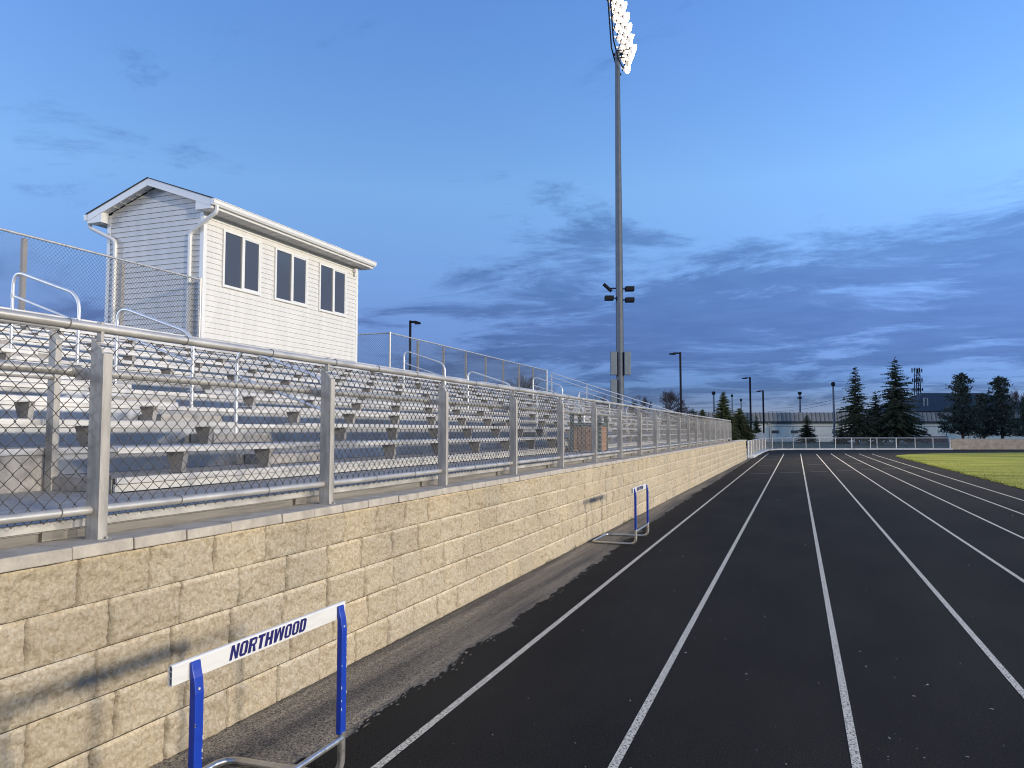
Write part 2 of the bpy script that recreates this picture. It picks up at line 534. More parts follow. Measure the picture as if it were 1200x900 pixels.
YW0, YW1 = -2.9, 42.4
CH, NC, BW = .197, 5, .401
V, F, T = [], [], []
br = random.Random(5)
for c in range(NC):
    y = YW0 - (BW * .5 if c % 2 else 0) - .20
    # first joint of the top course sits at 2.476 (measured)
    y = 2.39 - BW * 14 + (BW * .45 if (NC - 1 - c) % 2 else 0) + br.uniform(-.03, .03)
    while y < YW1:
        wdt = BW * br.choice([1, 1, 1, 1.0, .93, 1.07])
        a, bb = y, min(y + wdt, YW1)
        y = bb
        if bb < YW0 or bb - a < .03:
            continue
        near = a < 9
        nx, nz = (34, 17) if near else ((14, 7) if a < 22 else (7, 3))
        z0, z1 = c * CH, (c + 1) * CH
        tint = br.uniform(.94, 1.05)
        hue = br.uniform(-.018, .018)
        lean = br.uniform(-.006, .006); sh = br.uniform(-.004, .005)
        base = len(V)
        for iz in range(nz + 1):
            for ix in range(nx + 1):
                u, w = ix / nx, iz / nz
                yy, zz = a + (bb - a) * u, z0 + (z1 - z0) * w
                ed = min(u * (bb - a), (1 - u) * (bb - a), w * CH + .006, (1 - w) * CH + .006)
                k = min(1, ed / .020)
                d = -.011 * (1 - k) ** 2 + sh * k + lean * (u - .5) * 2 * k - c * .005
                q = Vector((yy * 11, zz * 11, c * 7.7))
                d += k * (.022 * mnoise.fractal(q, 1.0, 2.0, 4) + .017 * mnoise.fractal(Vector((yy * 38, zz * 38, 4)), .9, 2.0, 3))
                if u < .001 or u > .999:
                    d = -.022 - c * .005
                if w > .99:
                    d = -.005 - c * .005
                if w < .01 and c:
                    d = -.008 - c * .005
                V.append((d, yy, zz))
                g = tint * (.60 if (u < .001 or u > .999) else (1.32 if w > .9 else 1))  # top rim of each course painted lighter, as if the ledge caught light
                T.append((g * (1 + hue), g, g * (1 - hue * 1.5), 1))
        for iz in range(nz):
            for ix in range(nx):
                q = base + iz * (nx + 1) + ix
                F.append((q, q + 1, q + nx + 2, q + nx + 1))
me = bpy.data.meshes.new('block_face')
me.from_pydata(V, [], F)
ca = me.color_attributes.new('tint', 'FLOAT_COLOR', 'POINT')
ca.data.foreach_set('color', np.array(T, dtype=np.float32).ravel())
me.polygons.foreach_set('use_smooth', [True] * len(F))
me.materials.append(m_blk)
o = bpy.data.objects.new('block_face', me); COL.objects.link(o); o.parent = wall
b = MB(); b.box(-.30, -.048, YW0, YW1 - .002, -.05, .982); b.build('wall_core', m_blk, wall)
# cap stones
b = MB()
y = YW0 + .08
for i in range(400):
    wdt = .305 * br.choice([1, 1, 1.35, 1.0]) if y < 60 else .4
    y1 = min(y + wdt, YW1)
    dz, dx = br.uniform(-.0025, .0025), br.uniform(-.004, .004)
    b.hexa([(-.36, y + .003, .985), (.022 + dx, y + .003, .985), (.022 + dx, y1 - .003, .985), (-.36, y1 - .003, .985),
            (-.36, y + .003, 1.035 + dz), (.018 + dx, y + .003, 1.035 + dz), (.018 + dx, y1 - .003, 1.035 + dz), (-.36, y1 - .003, 1.035 + dz)])
    y = y1
    if y >= YW1 - .01:
        break
b.build('cap', M['cap'], wall, bevel=.006)

# weeds at the foot of the wall
b = MB()
for i in range(70):
    yy = gr.choice([8.6, 9.6, 12.6, 12.9, 17, 20, 23.5]) + gr.gauss(0, .12)
    hh = gr.uniform(.02, .08); xx = XW + .03 + gr.uniform(0, .05)
    a = gr.uniform(0, 6.28)
    b.face([(xx, yy - .012, -.01), (xx, yy + .012, -.01), (xx + .05 * math.cos(a), yy + .05 * math.sin(a), hh)])
tag(b.build('weeds', M['weed']), 'sparse small weeds at the foot of the block wall', 'weeds', kind='stuff')

# ------------------------------------------------------------------ front guard fence
ff = tag(empty('chain_link_fence', (-2.84, 0, 1.035)), 'galvanised chain-link guard fence standing on the cap of the tan retaining wall', 'fence')
PX, PZ = -2.95, 1.035
posts_y = [2.495 + 1.717 * k for k in range(-2, 20)]
yend = posts_y[-1]


def post_mesh():
    b = MB()
    # folded angle post: web facing along the fence and a flange facing the track, top cut at a slant
    b.prism([(-.035, 0), (.032, 0), (.032, .812), (-.035, .877)], 'y', -.024, -.016)
    b.prism([(-.024, .001), (.024, .001), (.024, .80), (-.024, .80)], 'x', .0325, .0405)
    b.prism([(-.016, .001), (.024, .001), (.024, .70), (-.016, .70)], 'x', -.035, -.030)
    b.box(-.030, .058, -.03, .03, .0005, .0045)
    b.box(.043, .055, .006, .018, .0048, .014)
    # clamp strap up to the rail
    b.box(-.014, .014, -.0155, .0, .85, .937)
    return b


p0 = post_mesh().build('post', M['postgalv'], ff, loc=(0, posts_y[0], 0), bevel=.0015)
for yy in posts_y[1:]:
    dup(p0, (0, yy, 0), ff)
bk0 = None
for yy in posts_y:
    b = MB()
    b.box(-.125, -.040, -.022, .012, .690, .732)
    b.tube([(-.15, -.03, .728), (-.15, .02, .728)], .026, 10)
    if bk0 is None:
        bk0 = b.build('bracket', M['postgalv'], ff, loc=(0, yy, 0))
    else:
        dup(bk0, (0, yy, 0), ff)
b = MB(); b.tube([(0, posts_y[0], .911), (0, yend + .05, .911)], .0205, 14)
b.build('top_rail', M['rail'], ff, smooth=50)
b = MB(); b.tube([(-.15, posts_y[0], .728), (-.15, yend, .728)], .0205, 14)
b.build('mid_rail', M['rail'], ff, smooth=50)
b = MB()
for a, c in zip(posts_y[:-1], posts_y[1:]):
    b.tube([(-.01, a + .027, .127), (-.01, c - .026, .127)], .0190, 14)
b.build('bottom_rail', M['rail'], ff, smooth=50)
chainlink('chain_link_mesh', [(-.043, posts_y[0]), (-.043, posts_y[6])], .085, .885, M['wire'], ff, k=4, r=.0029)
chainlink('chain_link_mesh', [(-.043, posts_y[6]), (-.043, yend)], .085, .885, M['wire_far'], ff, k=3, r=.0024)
y = posts_y[0] + .2
tw = {}
while y < 24:
    y += .60 + br.uniform(-.06, .06)
    if min(abs(y - q) for q in posts_y) < .06:
        continue
    for (xx, zz, rr) in ((0, .911, .0235), (-.01, .127, .022)):
        if zz not in tw:
            b = MB()
            b.tube([(rr * math.cos(t), .004 * math.sin(t), rr * math.sin(t)) for t in [2 * math.pi * i / 14 for i in range(15)]], .0022, 5)
            tw[zz] = b.build('tie_wire', M['wire_tie'], ff, smooth=60, loc=(xx, y, zz))
        else:
            dup(tw[zz], (xx, y, zz), ff)
# return at the far end
b = MB()
b.tube([(0, yend, .911), (-.25, yend + .3, .911), (-.9, yend + .3, .80)], .02, 8)
b.build('end_rail', M['rail'], ff, smooth=50)
chainlink('chain_link_mesh', [(-.02, yend), (-.9, yend + .3)], .085, .80, M['wire_far'], ff)

# ------------------------------------------------------------------ bleachers
bl = tag(empty('bleachers', (-3.95, 0, 1.0)), 'long stand of silver aluminium bleacher rows rising behind the chain-link guard fence', 'bleachers')
BX, BZ = -3.95, 1.0


def Lb(x):
    return x - BX


YA, YB = -6.0, 35.0
BAY = 3.6          # wheelchair bay nearer the camera than this
RUN, RISE, T0 = .61, .178, 1.21
NR = 11
AISLES = [(5.45, 6.35), (14.35, 15.25), (23.05, 23.95)]
SECT = [(YA, 5.45), (6.35, 14.35), (15.25, 23.05), (23.95, YB - .1)]
# front walkway and its fascia boards
b = MB()
for k in range(4):
    b.box(Lb(-2.96) - .235 * (k + 1) + .006, Lb(-2.96) - .235 * k, YA, 35.2, .075, .12)
b.box(Lb(-4.558), Lb(-2.96) - .942, YA, BAY - .004, .075, .119)
b.build('front_walkway', M['alu_tread'], bl, bevel=.003)
b = MB(); b.box(Lb(-2.958), Lb(-2.945), YA, 35.2, .082, .124); b.build('upper_fascia', M['rail'], bl, bevel=.002)
b = MB(); b.box(Lb(-3.0), Lb(-2.975), YA, 35.2, -.02, .078); b.build('lower_fascia', M['board'], bl)
b = MB(); b.box(Lb(-2.972), Lb(-2.955), -.16, -.06, .04, .08)
c0 = b.build('fascia_clip', M['board'], bl, loc=(0, posts_y[0], 0))
for yy in posts_y[1:]:
    dup(c0, (0, yy, 0), bl)
for k in range(NR + 1):
    F_ = -3.95 - RUN * k
    zt = T0 + RISE * k - BZ
    ya = BAY if k == 0 else YA
    if k < NR:
        b = MB()
        for s in range(2):
            b.box(Lb(F_) - .30 * (s + 1) + .004, Lb(F_) - .30 * s - .001, ya, YB, zt - .045, zt)
        b.build('tread', M['alu_tread'], bl, bevel=.003)
    # nosing and riser
    b = MB()
    b.box(Lb(F_) - .02, Lb(F_) + .014, ya, YB, zt - .040, zt + .002)
    b.build('nosing', M['alu'], bl, bevel=.003)
    b = MB()
    z0 = zt - RISE + .003 if k else .122
    b.box(Lb(F_) - .018, Lb(F_) - .002, ya, YB, z0, zt - .042)
    b.build('riser', M['fascia'] if k == 0 else M['riser'], bl)
    if k == 0:
        b = MB(); b.box(Lb(F_) - RUN + .01, Lb(F_) - .021, BAY - .010, BAY - .003, .122, zt - .001); b.build('end_plate', M['plate'], bl)
        continue
# bay wall under the second row
b = MB(); b.box(Lb(-4.565), Lb(-4.557), YA, BAY + .003, .10, T0 + RISE - BZ - .045); b.build('bay_panel', M['plate'], bl)
# top walkway and rear deck
b = MB()
zt = T0 + RISE * NR - BZ
for s in range(14):
    b.box(Lb(-10.66) - .24 * (s + 1) + .005, Lb(-10.66) - .24 * s - .001, YA, YB, zt - .045, zt)
b.build('rear_walkway', M['alu_tread'], bl)
# seats
for k in range(NR):
    F_ = -3.95 - RUN * k
    zs = T0 + RISE * k + .19 - BZ
    for (a, c) in SECT:
        if k == 0:
            a = max(a, BAY)
        b = MB()
        x1, x0 = Lb(F_) - .02, Lb(F_) - .27
        b.prism([(x0, zs - .012), (x0 + .004, zs), (x1 - .006, zs), (x1, zs - .006), (x1, zs - .040), (x1 - .004, zs - .042), (x1 - .004, zs - .012)], 'y', a + br.uniform(0, .08), c - br.uniform(0, .08))
        b.build('seat', M['alu'], bl)
# seat brackets
bks = []
for k in range(NR):
    F_ = -3.95 - RUN * k
    zt = T0 + RISE * k - BZ
    for (a, c) in SECT:
        aa = max(a, BAY) if k == 0 else a
        n = max(1, int(round((c - aa) / 1.14)))
        for i in range(n):
            yy = c - .30 - i * (c - aa) / n
            if yy < 1.0:
                continue
            bks.append((math.hypot(F_, yy), F_, yy, zt))
bks.sort()


def brk(b, x, y, z):
    b.prism([(x - .065, z + .004), (x - .145, z + .004), (x - .205, z + .147), (x - .040, z + .147)], 'y', y - .022, y + .022)


b = MB(); brk(b, 0, 0, 0); o0 = b.build('seat_bracket', M['bracket'], bl, loc=(Lb(bks[0][1]), bks[0][2], bks[0][3]))
for (_, x, y, z) in bks[1:99]:
    dup(o0, (Lb(x), y, z), bl)
b = MB()
for (_, x, y, z) in bks[99:]:
    brk(b, Lb(x), y, z)
o = b.build('seat_brackets', M['bracket'], bl); o['kind'] = 'stuff'
# aisle steps
for (a, c) in AISLES:
    for k in range(1, NR):
        F_ = -3.95 - RUN * k
        zt = T0 + RISE * k - BZ
        b = MB(); b.box(Lb(F_) + .016, Lb(F_) + .28, a + .05, c - .05, zt - RISE + .004, zt - RISE * .5); b.build('aisle_step', M['alu_tread'], bl, bevel=.004)
# frame legs below the deck, seen at the far end
for k in range(0, NR + 1, 2):
    F_ = -3.95 - RUN * k
    b = MB(); b.box(Lb(F_) - .08, Lb(F_) - .03, YB - .12, YB - .06, -.05, T0 + RISE * k - BZ - .05); b.build('support_leg', M['galv'], bl)

# guard around the wheelchair bay
g = tag(empty('bay_guard_rail', (-4.50, BAY, 1.12)), 'two-bar guard rail with one square post at the near end of the seats', 'guard rail')
b = MB(); b.prism([(-.03, 0), (.03, 0), (.03, .97), (-.03, 1.03)], 'y', -.02, .025); b.build('post', M['postgalv'], g)
b = MB(); b.tube([(0.0, .02, 1.055), (0, -7, 1.055)], .0205, 12); b.build('top_rail', M['rail'], g, smooth=50)
b = MB(); b.tube([(0.0, .0, .73), (0, -7, .73)], .0205, 12); b.build('mid_rail', M['rail'], g, smooth=50)

# aisle handrails
def handrail():
    h = empty('aisle_handrail')
    # local: x runs up the stand (negative), base at tread of the front leg
    L_, sl = .99, .335
    top = rounded([(0, 0, .02), (0, 0, .74), (-L_, 0, .74 + sl * L_), (-L_, 0, .20)], .17, 7)
    b = MB(); b.tube(top, .0175, 10); b.build('rail_loop', M['handrail'], h, smooth=60)
    b = MB(); b.tube([(-.015, 0, .46), (-L_ + .015, 0, .46 + sl * L_)], .013, 8); b.build('mid_bar', M['handrail'], h, smooth=60)
    for x, z in ((0, .46), (-L_, .46 + sl * L_)):
        b = MB(); b.tube([(x, 0, z - .025), (x, 0, z + .025)], .024, 10); b.build('collar', M['galv'], h, smooth=50)
    return h


h0 = handrail()
aisle_n = ['in the nearest aisle, left of the press box', 'in the aisle just past the press box', 'in the aisle nearest the floodlight mast']
for ia, (a, c) in enumerate(AISLES):
    for j in range(3):
        xx = -4.0 - 1.525 * j
        if j == 3 and ia == 0:
            continue
        kk = (abs(xx) - 3.95) / RUN
        z = 1.225 + .315 * (abs(xx) - 4.0)
        hh = h0 if (ia == 0 and j == 0) else copy_tree(h0)
        hh.location = (xx, (a + c) / 2, z)
        nm = ['Lowest', 'Middle', 'Topmost'][j]
        tag(hh, '%s looped silver handrail %s' % (nm, aisle_n[ia]), 'handrail', 'aisle handrails')

# slatted bin on the front walkway
tb = tag(empty('trash_bin', (-3.55, 13.5, 1.121)), 'brown slatted litter bin with dark green frame on the front walkway', 'bin')
b = MB()
for sx in (-1, 1):
    for sy in (-1, 1):
        b.box(sx * .25 - .03, sx * .25 + .03, sy * .25 - .03, sy * .25 + .03, 0, .66)
b.box(-.28, .28, -.28, .28, .46, .52)
b.build('frame', M['green'], tb)
b = MB(); b.box(-.30, .30, -.30, .30, .66, .70); b.build('lid', M['green'], tb, bevel=.01)
for ax in range(4):
    b = MB()
    for i in range(6):
        u = -.185 + .074 * i
        if ax < 2:
            yv = (-.262, .252)[ax]
            b.box(u - .031, u + .031, yv, yv + .012, .03, .455)
        else:
            xv = (-.262, .252)[ax - 2]
            b.box(xv, xv + .012, u - .031, u + .031, .03, .455)
    b.build('slat_panel', M['slat'], tb)

# ------------------------------------------------------------------ fences along the back of the stand
def back_fence(label, pts, step, hgt, group='chain-link fences along the back of the bleachers', zbase=3.168):
    root = tag(empty('chain_link_fence', (pts[0][0], pts[0][1], zbase)), label, 'fence', group)
    o = Vector((pts[0][0], pts[0][1]))
    q = [(p[0] - o.x, p[1] - o.y) for p in pts]
    for a, c in zip(q[:-1], q[1:]):
        a, c = Vector(a), Vector(c)
        Lg = (c - a).length
        n = max(1, int(round(Lg / step)))
        for i in range(n + 1):
            if i == n and c != Vector(q[-1]):
                continue
            p = a + (c - a) * (i / n)
            b = MB()
            if (i in (0, n)):
                b.tube([(p.x, p.y, 0), (p.x, p.y, hgt + .03)], .03, 10)
            else:
                b.box(p.x - .09, p.x - .025, p.y - .035, p.y + .035, 0, hgt - .04)
            b.build('post', M['rail'] if i in (0, n) else M['bracket'], root, smooth=40)
        b = MB(); b.tube([(a.x, a.y, hgt), (c.x, c.y, hgt)], .021, 8); b.build('top_rail', M['galv'], root, smooth=50)
        b = MB(); b.tube([(a.x, a.y, .08), (c.x, c.y, .08)], .018, 8); b.build('bottom_rail', M['galv'], root, smooth=50)
    chainlink('chain_link_mesh', q, .05, hgt, M['wire_back'], root, r=.0034)
    return root


XB = -11.25
back_fence('tall chain-link fence along the back of the stand, ending at the press box corner', [(XB, 12.17), (XB, 1.0)], 1.87, 1.38)
back_fence('tall chain-link fence running from behind the press box along the rear of the stand', [(-14.0, 19.84), (XB, 19.84), (XB, 34.9)], 1.78, 1.22)

# sloping end guard
eg = tag(empty('end_guard_rail', (-11.1, 35.15, 1.0)), 'sloping twin-bar guard rail running down the far end of the bleachers', 'guard rail')
x0, z0_, x1, z1_ = 0.0, 3.285, 6.9, 1.0
b = MB(); b.tube([(x0, 0, z0_), (x1, 0, z1_)], .024, 10); b.build('top_rail', M['handrail'], eg, smooth=50)
b = MB(); b.tube([(x0, 0, z0_ - .20), (x1, 0, z1_ - .20)], .020, 10); b.build('lower_rail', M['handrail'], eg, smooth=50)
for i in range(5):
    t = i / 4
    xx, zz = x0 + (x1 - x0) * t, z0_ + (z1_ - z0_) * t
    b = MB(); b.box(xx - .03, xx + .03, .02, .06, max(zz - 1.05, 0), zz + .01); b.build('post', M['galv'], eg)

# ------------------------------------------------------------------ press box
PBX, PBY0, PBY1, PBZ = -11.30, 12.28, 18.09, 3.168
DEP = 2.58
pbx = tag(empty('press_box', (PBX, PBY0, PBZ)), 'white vinyl-sided press box with three sliding windows on top of the bleachers', 'press box')
Lx, Ly = DEP, PBY1 - PBY0
HW = 2.98
EX = .112
slope = .36
def siding_rows(zmax):
    z = 0
    while z < zmax - .01:
        yield z, min(z + EX, zmax)
        z += EX


b = MB()       # front face siding, local x=0 plane
for z0, z1 in siding_rows(HW):
    b.face([(.020, .0, z0), (.020, Ly, z0), (.002, Ly, z1), (.002, 0, z1)])
    b.face([(.002, 0, z0), (.002, Ly, z0), (.020, Ly, z0), (.020, 0, z0)])
b.build('front_siding', M['siding'], pbx)
zmax = HW + slope * DEP / 2
for side, yv in ((-1, 0.0), (1, Ly)):
    b = MB()       # a gable end
    for z0, z1 in siding_rows(zmax):
        def half(z):
            return DEP / 2 if z <= HW else max(.0, DEP / 2 - (z - HW) / slope)
        h0_, h1_ = half(z0), half(z1)
        c = -DEP / 2
        f = [(c - h0_, yv + side * .022, z0), (c + h0_, yv + side * .022, z0), (c + h1_, yv + side * .002, z1), (c - h1_, yv + side * .002, z1)]
        b.face(f)
        b.face([(c - h0_, yv, z0), (c + h0_, yv, z0), (c + h0_, yv + side * .022, z0), (c - h0_, yv + side * .022, z0)])
    b.build('gable_siding', M['siding'], pbx)
b = MB(); b.box(-DEP, -DEP + .02, 0, Ly, 0, HW); b.box(-DEP + .03, -.03, .03, Ly - .03, -.06, HW - .02); b.build('wall_core', M['siding'], pbx)
for (x, y) in ((0, 0), (-DEP, 0), (0, Ly), (-DEP, Ly)):
    b = MB()
    sx = 1 if x == 0 else -1
    sy = -1 if y == 0 else 1
    xa, xb_ = sorted((x + sx * .024, x - sx * .075)); ya, yb_ = sorted((y + sy * .024, y - sy * .075))
    b.prism([(xa, ya), (xb_, ya), (xb_, yb_), (xa, yb_)], 'z', 0, HW - .01)
    b.build('corner_board', M['trim'], pbx, bevel=.006)
# roof: two slopes with fascia, soffit and shingle layer
OV, OG = .37, .22
c = -DEP / 2
half = DEP / 2 + OV
zr = HW + slope * DEP / 2 + .14
ze = zr - slope * half
b = MB()
for s in (-1, 1):
    poly = [(c, zr), (c + s * half, ze), (c + s * half, ze - .020), (c, zr - .020)]
    b.prism([(c, zr + .018), (c + s * (half + .03), zr + .018 - slope * (half + .01)), (c + s * (half + .03), zr - slope * (half + .03) + .002), (c, zr + .002)], 'y', -OG - .03, Ly + OG + .03)
rf = b.build('roof', M['shingle'], pbx)
for yv0, yv1 in ((-OG - .012, -OG + .012), (Ly + OG - .012, Ly + OG + .012)):
    b = MB()
    for s in (-1, 1):
        b.prism([(c, zr), (c + s * half, ze), (c + s * half, ze - .15), (c, zr - .15)], 'y', yv0, yv1)
        # boxed eave return
        xe = c + s * half
        xi = c + s * (DEP / 2 - .16)
        b.prism([(xe, ze - .02), (xe, ze - .20), (c + s * (DEP / 2 - .02), ze - .20), (c + s * (DEP / 2 - .02), ze + .02)], 'y', yv0 + (.006 if yv0 < 0 else -.17), yv1 + (.17 if yv0 < 0 else -.006))
    b.build('rake_board', M['trim'], pbx)
b = MB()
for s in (-1, 1):      # eave soffit and fascia
    xe = c + s * half
    xw = c + s * (DEP / 2 - .02)
    b.prism([(xw, ze - .185), (xe - s * .012, ze - .185), (xe - s * .012, ze - .165), (xw, ze - .165)], 'y', -OG + .18, Ly + OG - .18)
    b.prism([(xe - s * .012, ze - .19), (xe + s * .008, ze - .19), (xe + s * .008, ze - .002), (xe - s * .012, ze - .002)], 'y', -OG + .013, Ly + OG - .013)
    n = 17
    for i in range(n):
        yy = -OG + .3 + (Ly + 2 * OG - .6) * i / (n - 1)
        xa, xb2 = sorted((xw, xe - s * .012))
        b.box(xa, xb2, yy - .006, yy + .006, ze - .193, ze - .186)
    # sloped rake soffit
    for yv0, yv1 in ((-OG + .014, -.02), (Ly + .02, Ly + OG - .014)):
        b.prism([(c, zr - .12), (c + s * (half - .02), zr - .12 - slope * (half - .02)), (c + s * (half - .02), zr - .10 - slope * (half - .02)), (c, zr - .10)], 'y', yv0, yv1)
        for i in range(1, 6):
            xx = c + s * (DEP / 2 - .1) * i / 6
            zz = zr - .123 - slope * abs(xx - c)
            b.box(xx - .006, xx + .006, yv0, yv1, zz - .012, zz)
b.build('soffit', M['soffit'], pbx)
for s in (-1, 1):
    xe = c + s * half + s * .010
    b = MB()
    pr = [(0, -.115), (.055, -.115), (.085, -.075), (.085, -.012), (.100, -.004), (.100, .008), (.078, .008), (.076, -.075), (.05, -.105), (.008, -.105), (.008, .008), (0, .008)]
    b.prism([(xe + s * u, ze - .022 + w) for u, w in pr], 'y', -OG - .02, Ly + OG + .02)
    for yv in (-OG - .022, Ly + OG + .018):
        b.prism([(xe + s * u, ze - .022 + w) for u, w in pr[:6] + [(0, .008)]], 'y', yv, yv + .004)
    b.build('gutter', M['trim'], pbx)
    # downspout
    xg = xe + s * .045
    xd = c + s * (DEP / 2 - .28)
    b = MB()
    yv = -.075
    path = rounded([(xg, -OG + .10, ze - .13), (xg, -OG + .10, ze - .26), (xd, yv, ze - .60), (xd, yv, .02)], .10, 5)
    b.tube(path, .042, 8)
    b.build('downspout', M['trim'], pbx, smooth=35)
# windows
for i, (a, e2) in enumerate(((12.81, 14.03), (14.52, 15.78), (16.27, 17.51))):
    a -= PBY0; e2 -= PBY0
    zb, zt = 4.52 - PBZ, 5.755 - PBZ
    b = MB()
    t = .055
    b.box(.004, .050, a, a + t, zb, zt); b.box(.004, .050, e2 - t, e2, zb, zt)
    b.box(.004, .050, a + t, e2 - t, zb, zb + t); b.box(.004, .050, a + t, e2 - t, zt - t, zt)
    mid = (a + e2) / 2
    b.box(.006, .054, mid - .03, mid + .03, zb + t + .001, zt - t - .001)
    # inner sash of the right-hand leaf
    b.box(.021, .046, mid + .03, mid + .065, zb + t, zt - t); b.box(.020, .044, e2 - t - .03, e2 - t, zb + t, zt - t)
    b.box(.020, .044, mid + .065, e2 - t - .03, zb + t, zb + t + .03); b.box(.020, .044, mid + .065, e2 - t - .03, zt - t - .03, zt - t)
    w = b.build('window', M['trim'], pbx, bevel=.004)
    b = MB(); b.face([(.0225, a + t, zb + t), (.0225, mid - .03, zb + t), (.0230, mid - .03, zt - t), (.0230, a + t, zt - t)]); b.build('pane', M['glass'], w)
    b = MB(); b.face([(.030, mid + .065, zb + t + .03), (.030, e2 - t - .03, zb + t + .03), (.031, e2 - t - .03, zt - t - .03), (.031, mid + .065, zt - t - .03)]); b.build('pane', M['glass'], w)
b = MB(); b.box(.022, .10, Ly - .24, Ly - .12, HW - .34, HW - .24); b.tube([(.06, Ly - .18, HW - .34), (.06, Ly - .18, HW - .44)], .035, 10)
b.build('wall_lamp', M['trim'], pbx)


# ------------------------------------------------------------------ hurdles
def text_mesh(txt, m, parent, loc, height, width):
    """heavy slanted block letters as thin flat pieces in the y-z plane"""
    S = .27      # stem
    def ring(w):
        c = .16
        o = [(c, 0), (w - c, 0), (w, c), (w, 1 - c), (w - c, 1), (c, 1), (0, 1 - c), (0, c)]
        t, v = S * .92, .17
        i = [(c * .7 + t * .45, v), (w - c * .7 - t * .45, v), (w - t, v + .06), (w - t, 1 - v - .06), (w - c * .7 - t * .45, 1 - v), (c * .7 + t * .45, 1 - v), (t, 1 - v - .06), (t, v + .06)]
        return [[o[k], o[(k + 1) % 8], i[(k + 1) % 8], i[k]] for k in range(8)]
    def bx(x0, x1, y0, y1):
        return [(x0, y0), (x1, y0), (x1, y1), (x0, y1)]
    def glyph(ch):
        if ch == 'N':
            return .72, [bx(0, S * .85, 0, 1), bx(.72 - S * .85, .72, 0, 1), [(S * .85, .62), (.72 - S * .85, 0.0), (.72 - S * .85, .40), (S * .85, 1)]]
        if ch == 'O':
            return .70, ring(.70)
        if ch == 'T':
            return .66, [bx(0, .66, .80, 1), bx(.33 - S / 2, .33 + S / 2, 0, .80)]
        if ch == 'H':
            return .72, [bx(0, S, 0, 1), bx(.72 - S, .72, 0, 1), bx(S, .72 - S, .40, .60)]
        if ch == 'W':
            w = 1.04
            return w, [[(.10, 0), (.36, 0), (.25, 1), (0, 1)], [(.36, 0), (.36, .02), (.62, 1), (.42, 1), (.30, .54)], [(.68, 0), (.94, 0), (w, 1), (w - .25, 1)], [(.68, 0), (.74, .54), (.622, .98), (.56, .76)]]
        if ch == 'R':
            return .72, [bx(0, S, 0, 1), bx(S, .56, .83, 1), bx(S, .56, .42, .58), [(.56, .42), (.72, .52), (.72, .90), (.56, 1)][:4], [(.40, .42), (.60, .42), (.74, 0), (.47, 0)]]
        if ch == 'D':
            return .70, [bx(0, S, 0, 1), bx(S, .52, .83, 1), bx(S, .52, 0, .17), [(.52, 0), (.70, .14), (.70, .86), (.52, 1), (.43, .83), (.43, .17)]]
    b = MB()
    pieces = []
    x = 0
    for ch in txt:
        w, ps = glyph(ch)
        pieces += [[(u + x + .22 * v, v) for u, v in p] for p in ps]
        x += w + .10
    tot = x - .10 + .22
    for i, p in enumerate(pieces):
        xo = .0006 + .00007 * (i % 6)
        q = [(xo, u / tot * width, v * height) for u, v in p]
        b.face(q)
    o = b.build('lettering', m, parent)
    o.location = loc
    return o


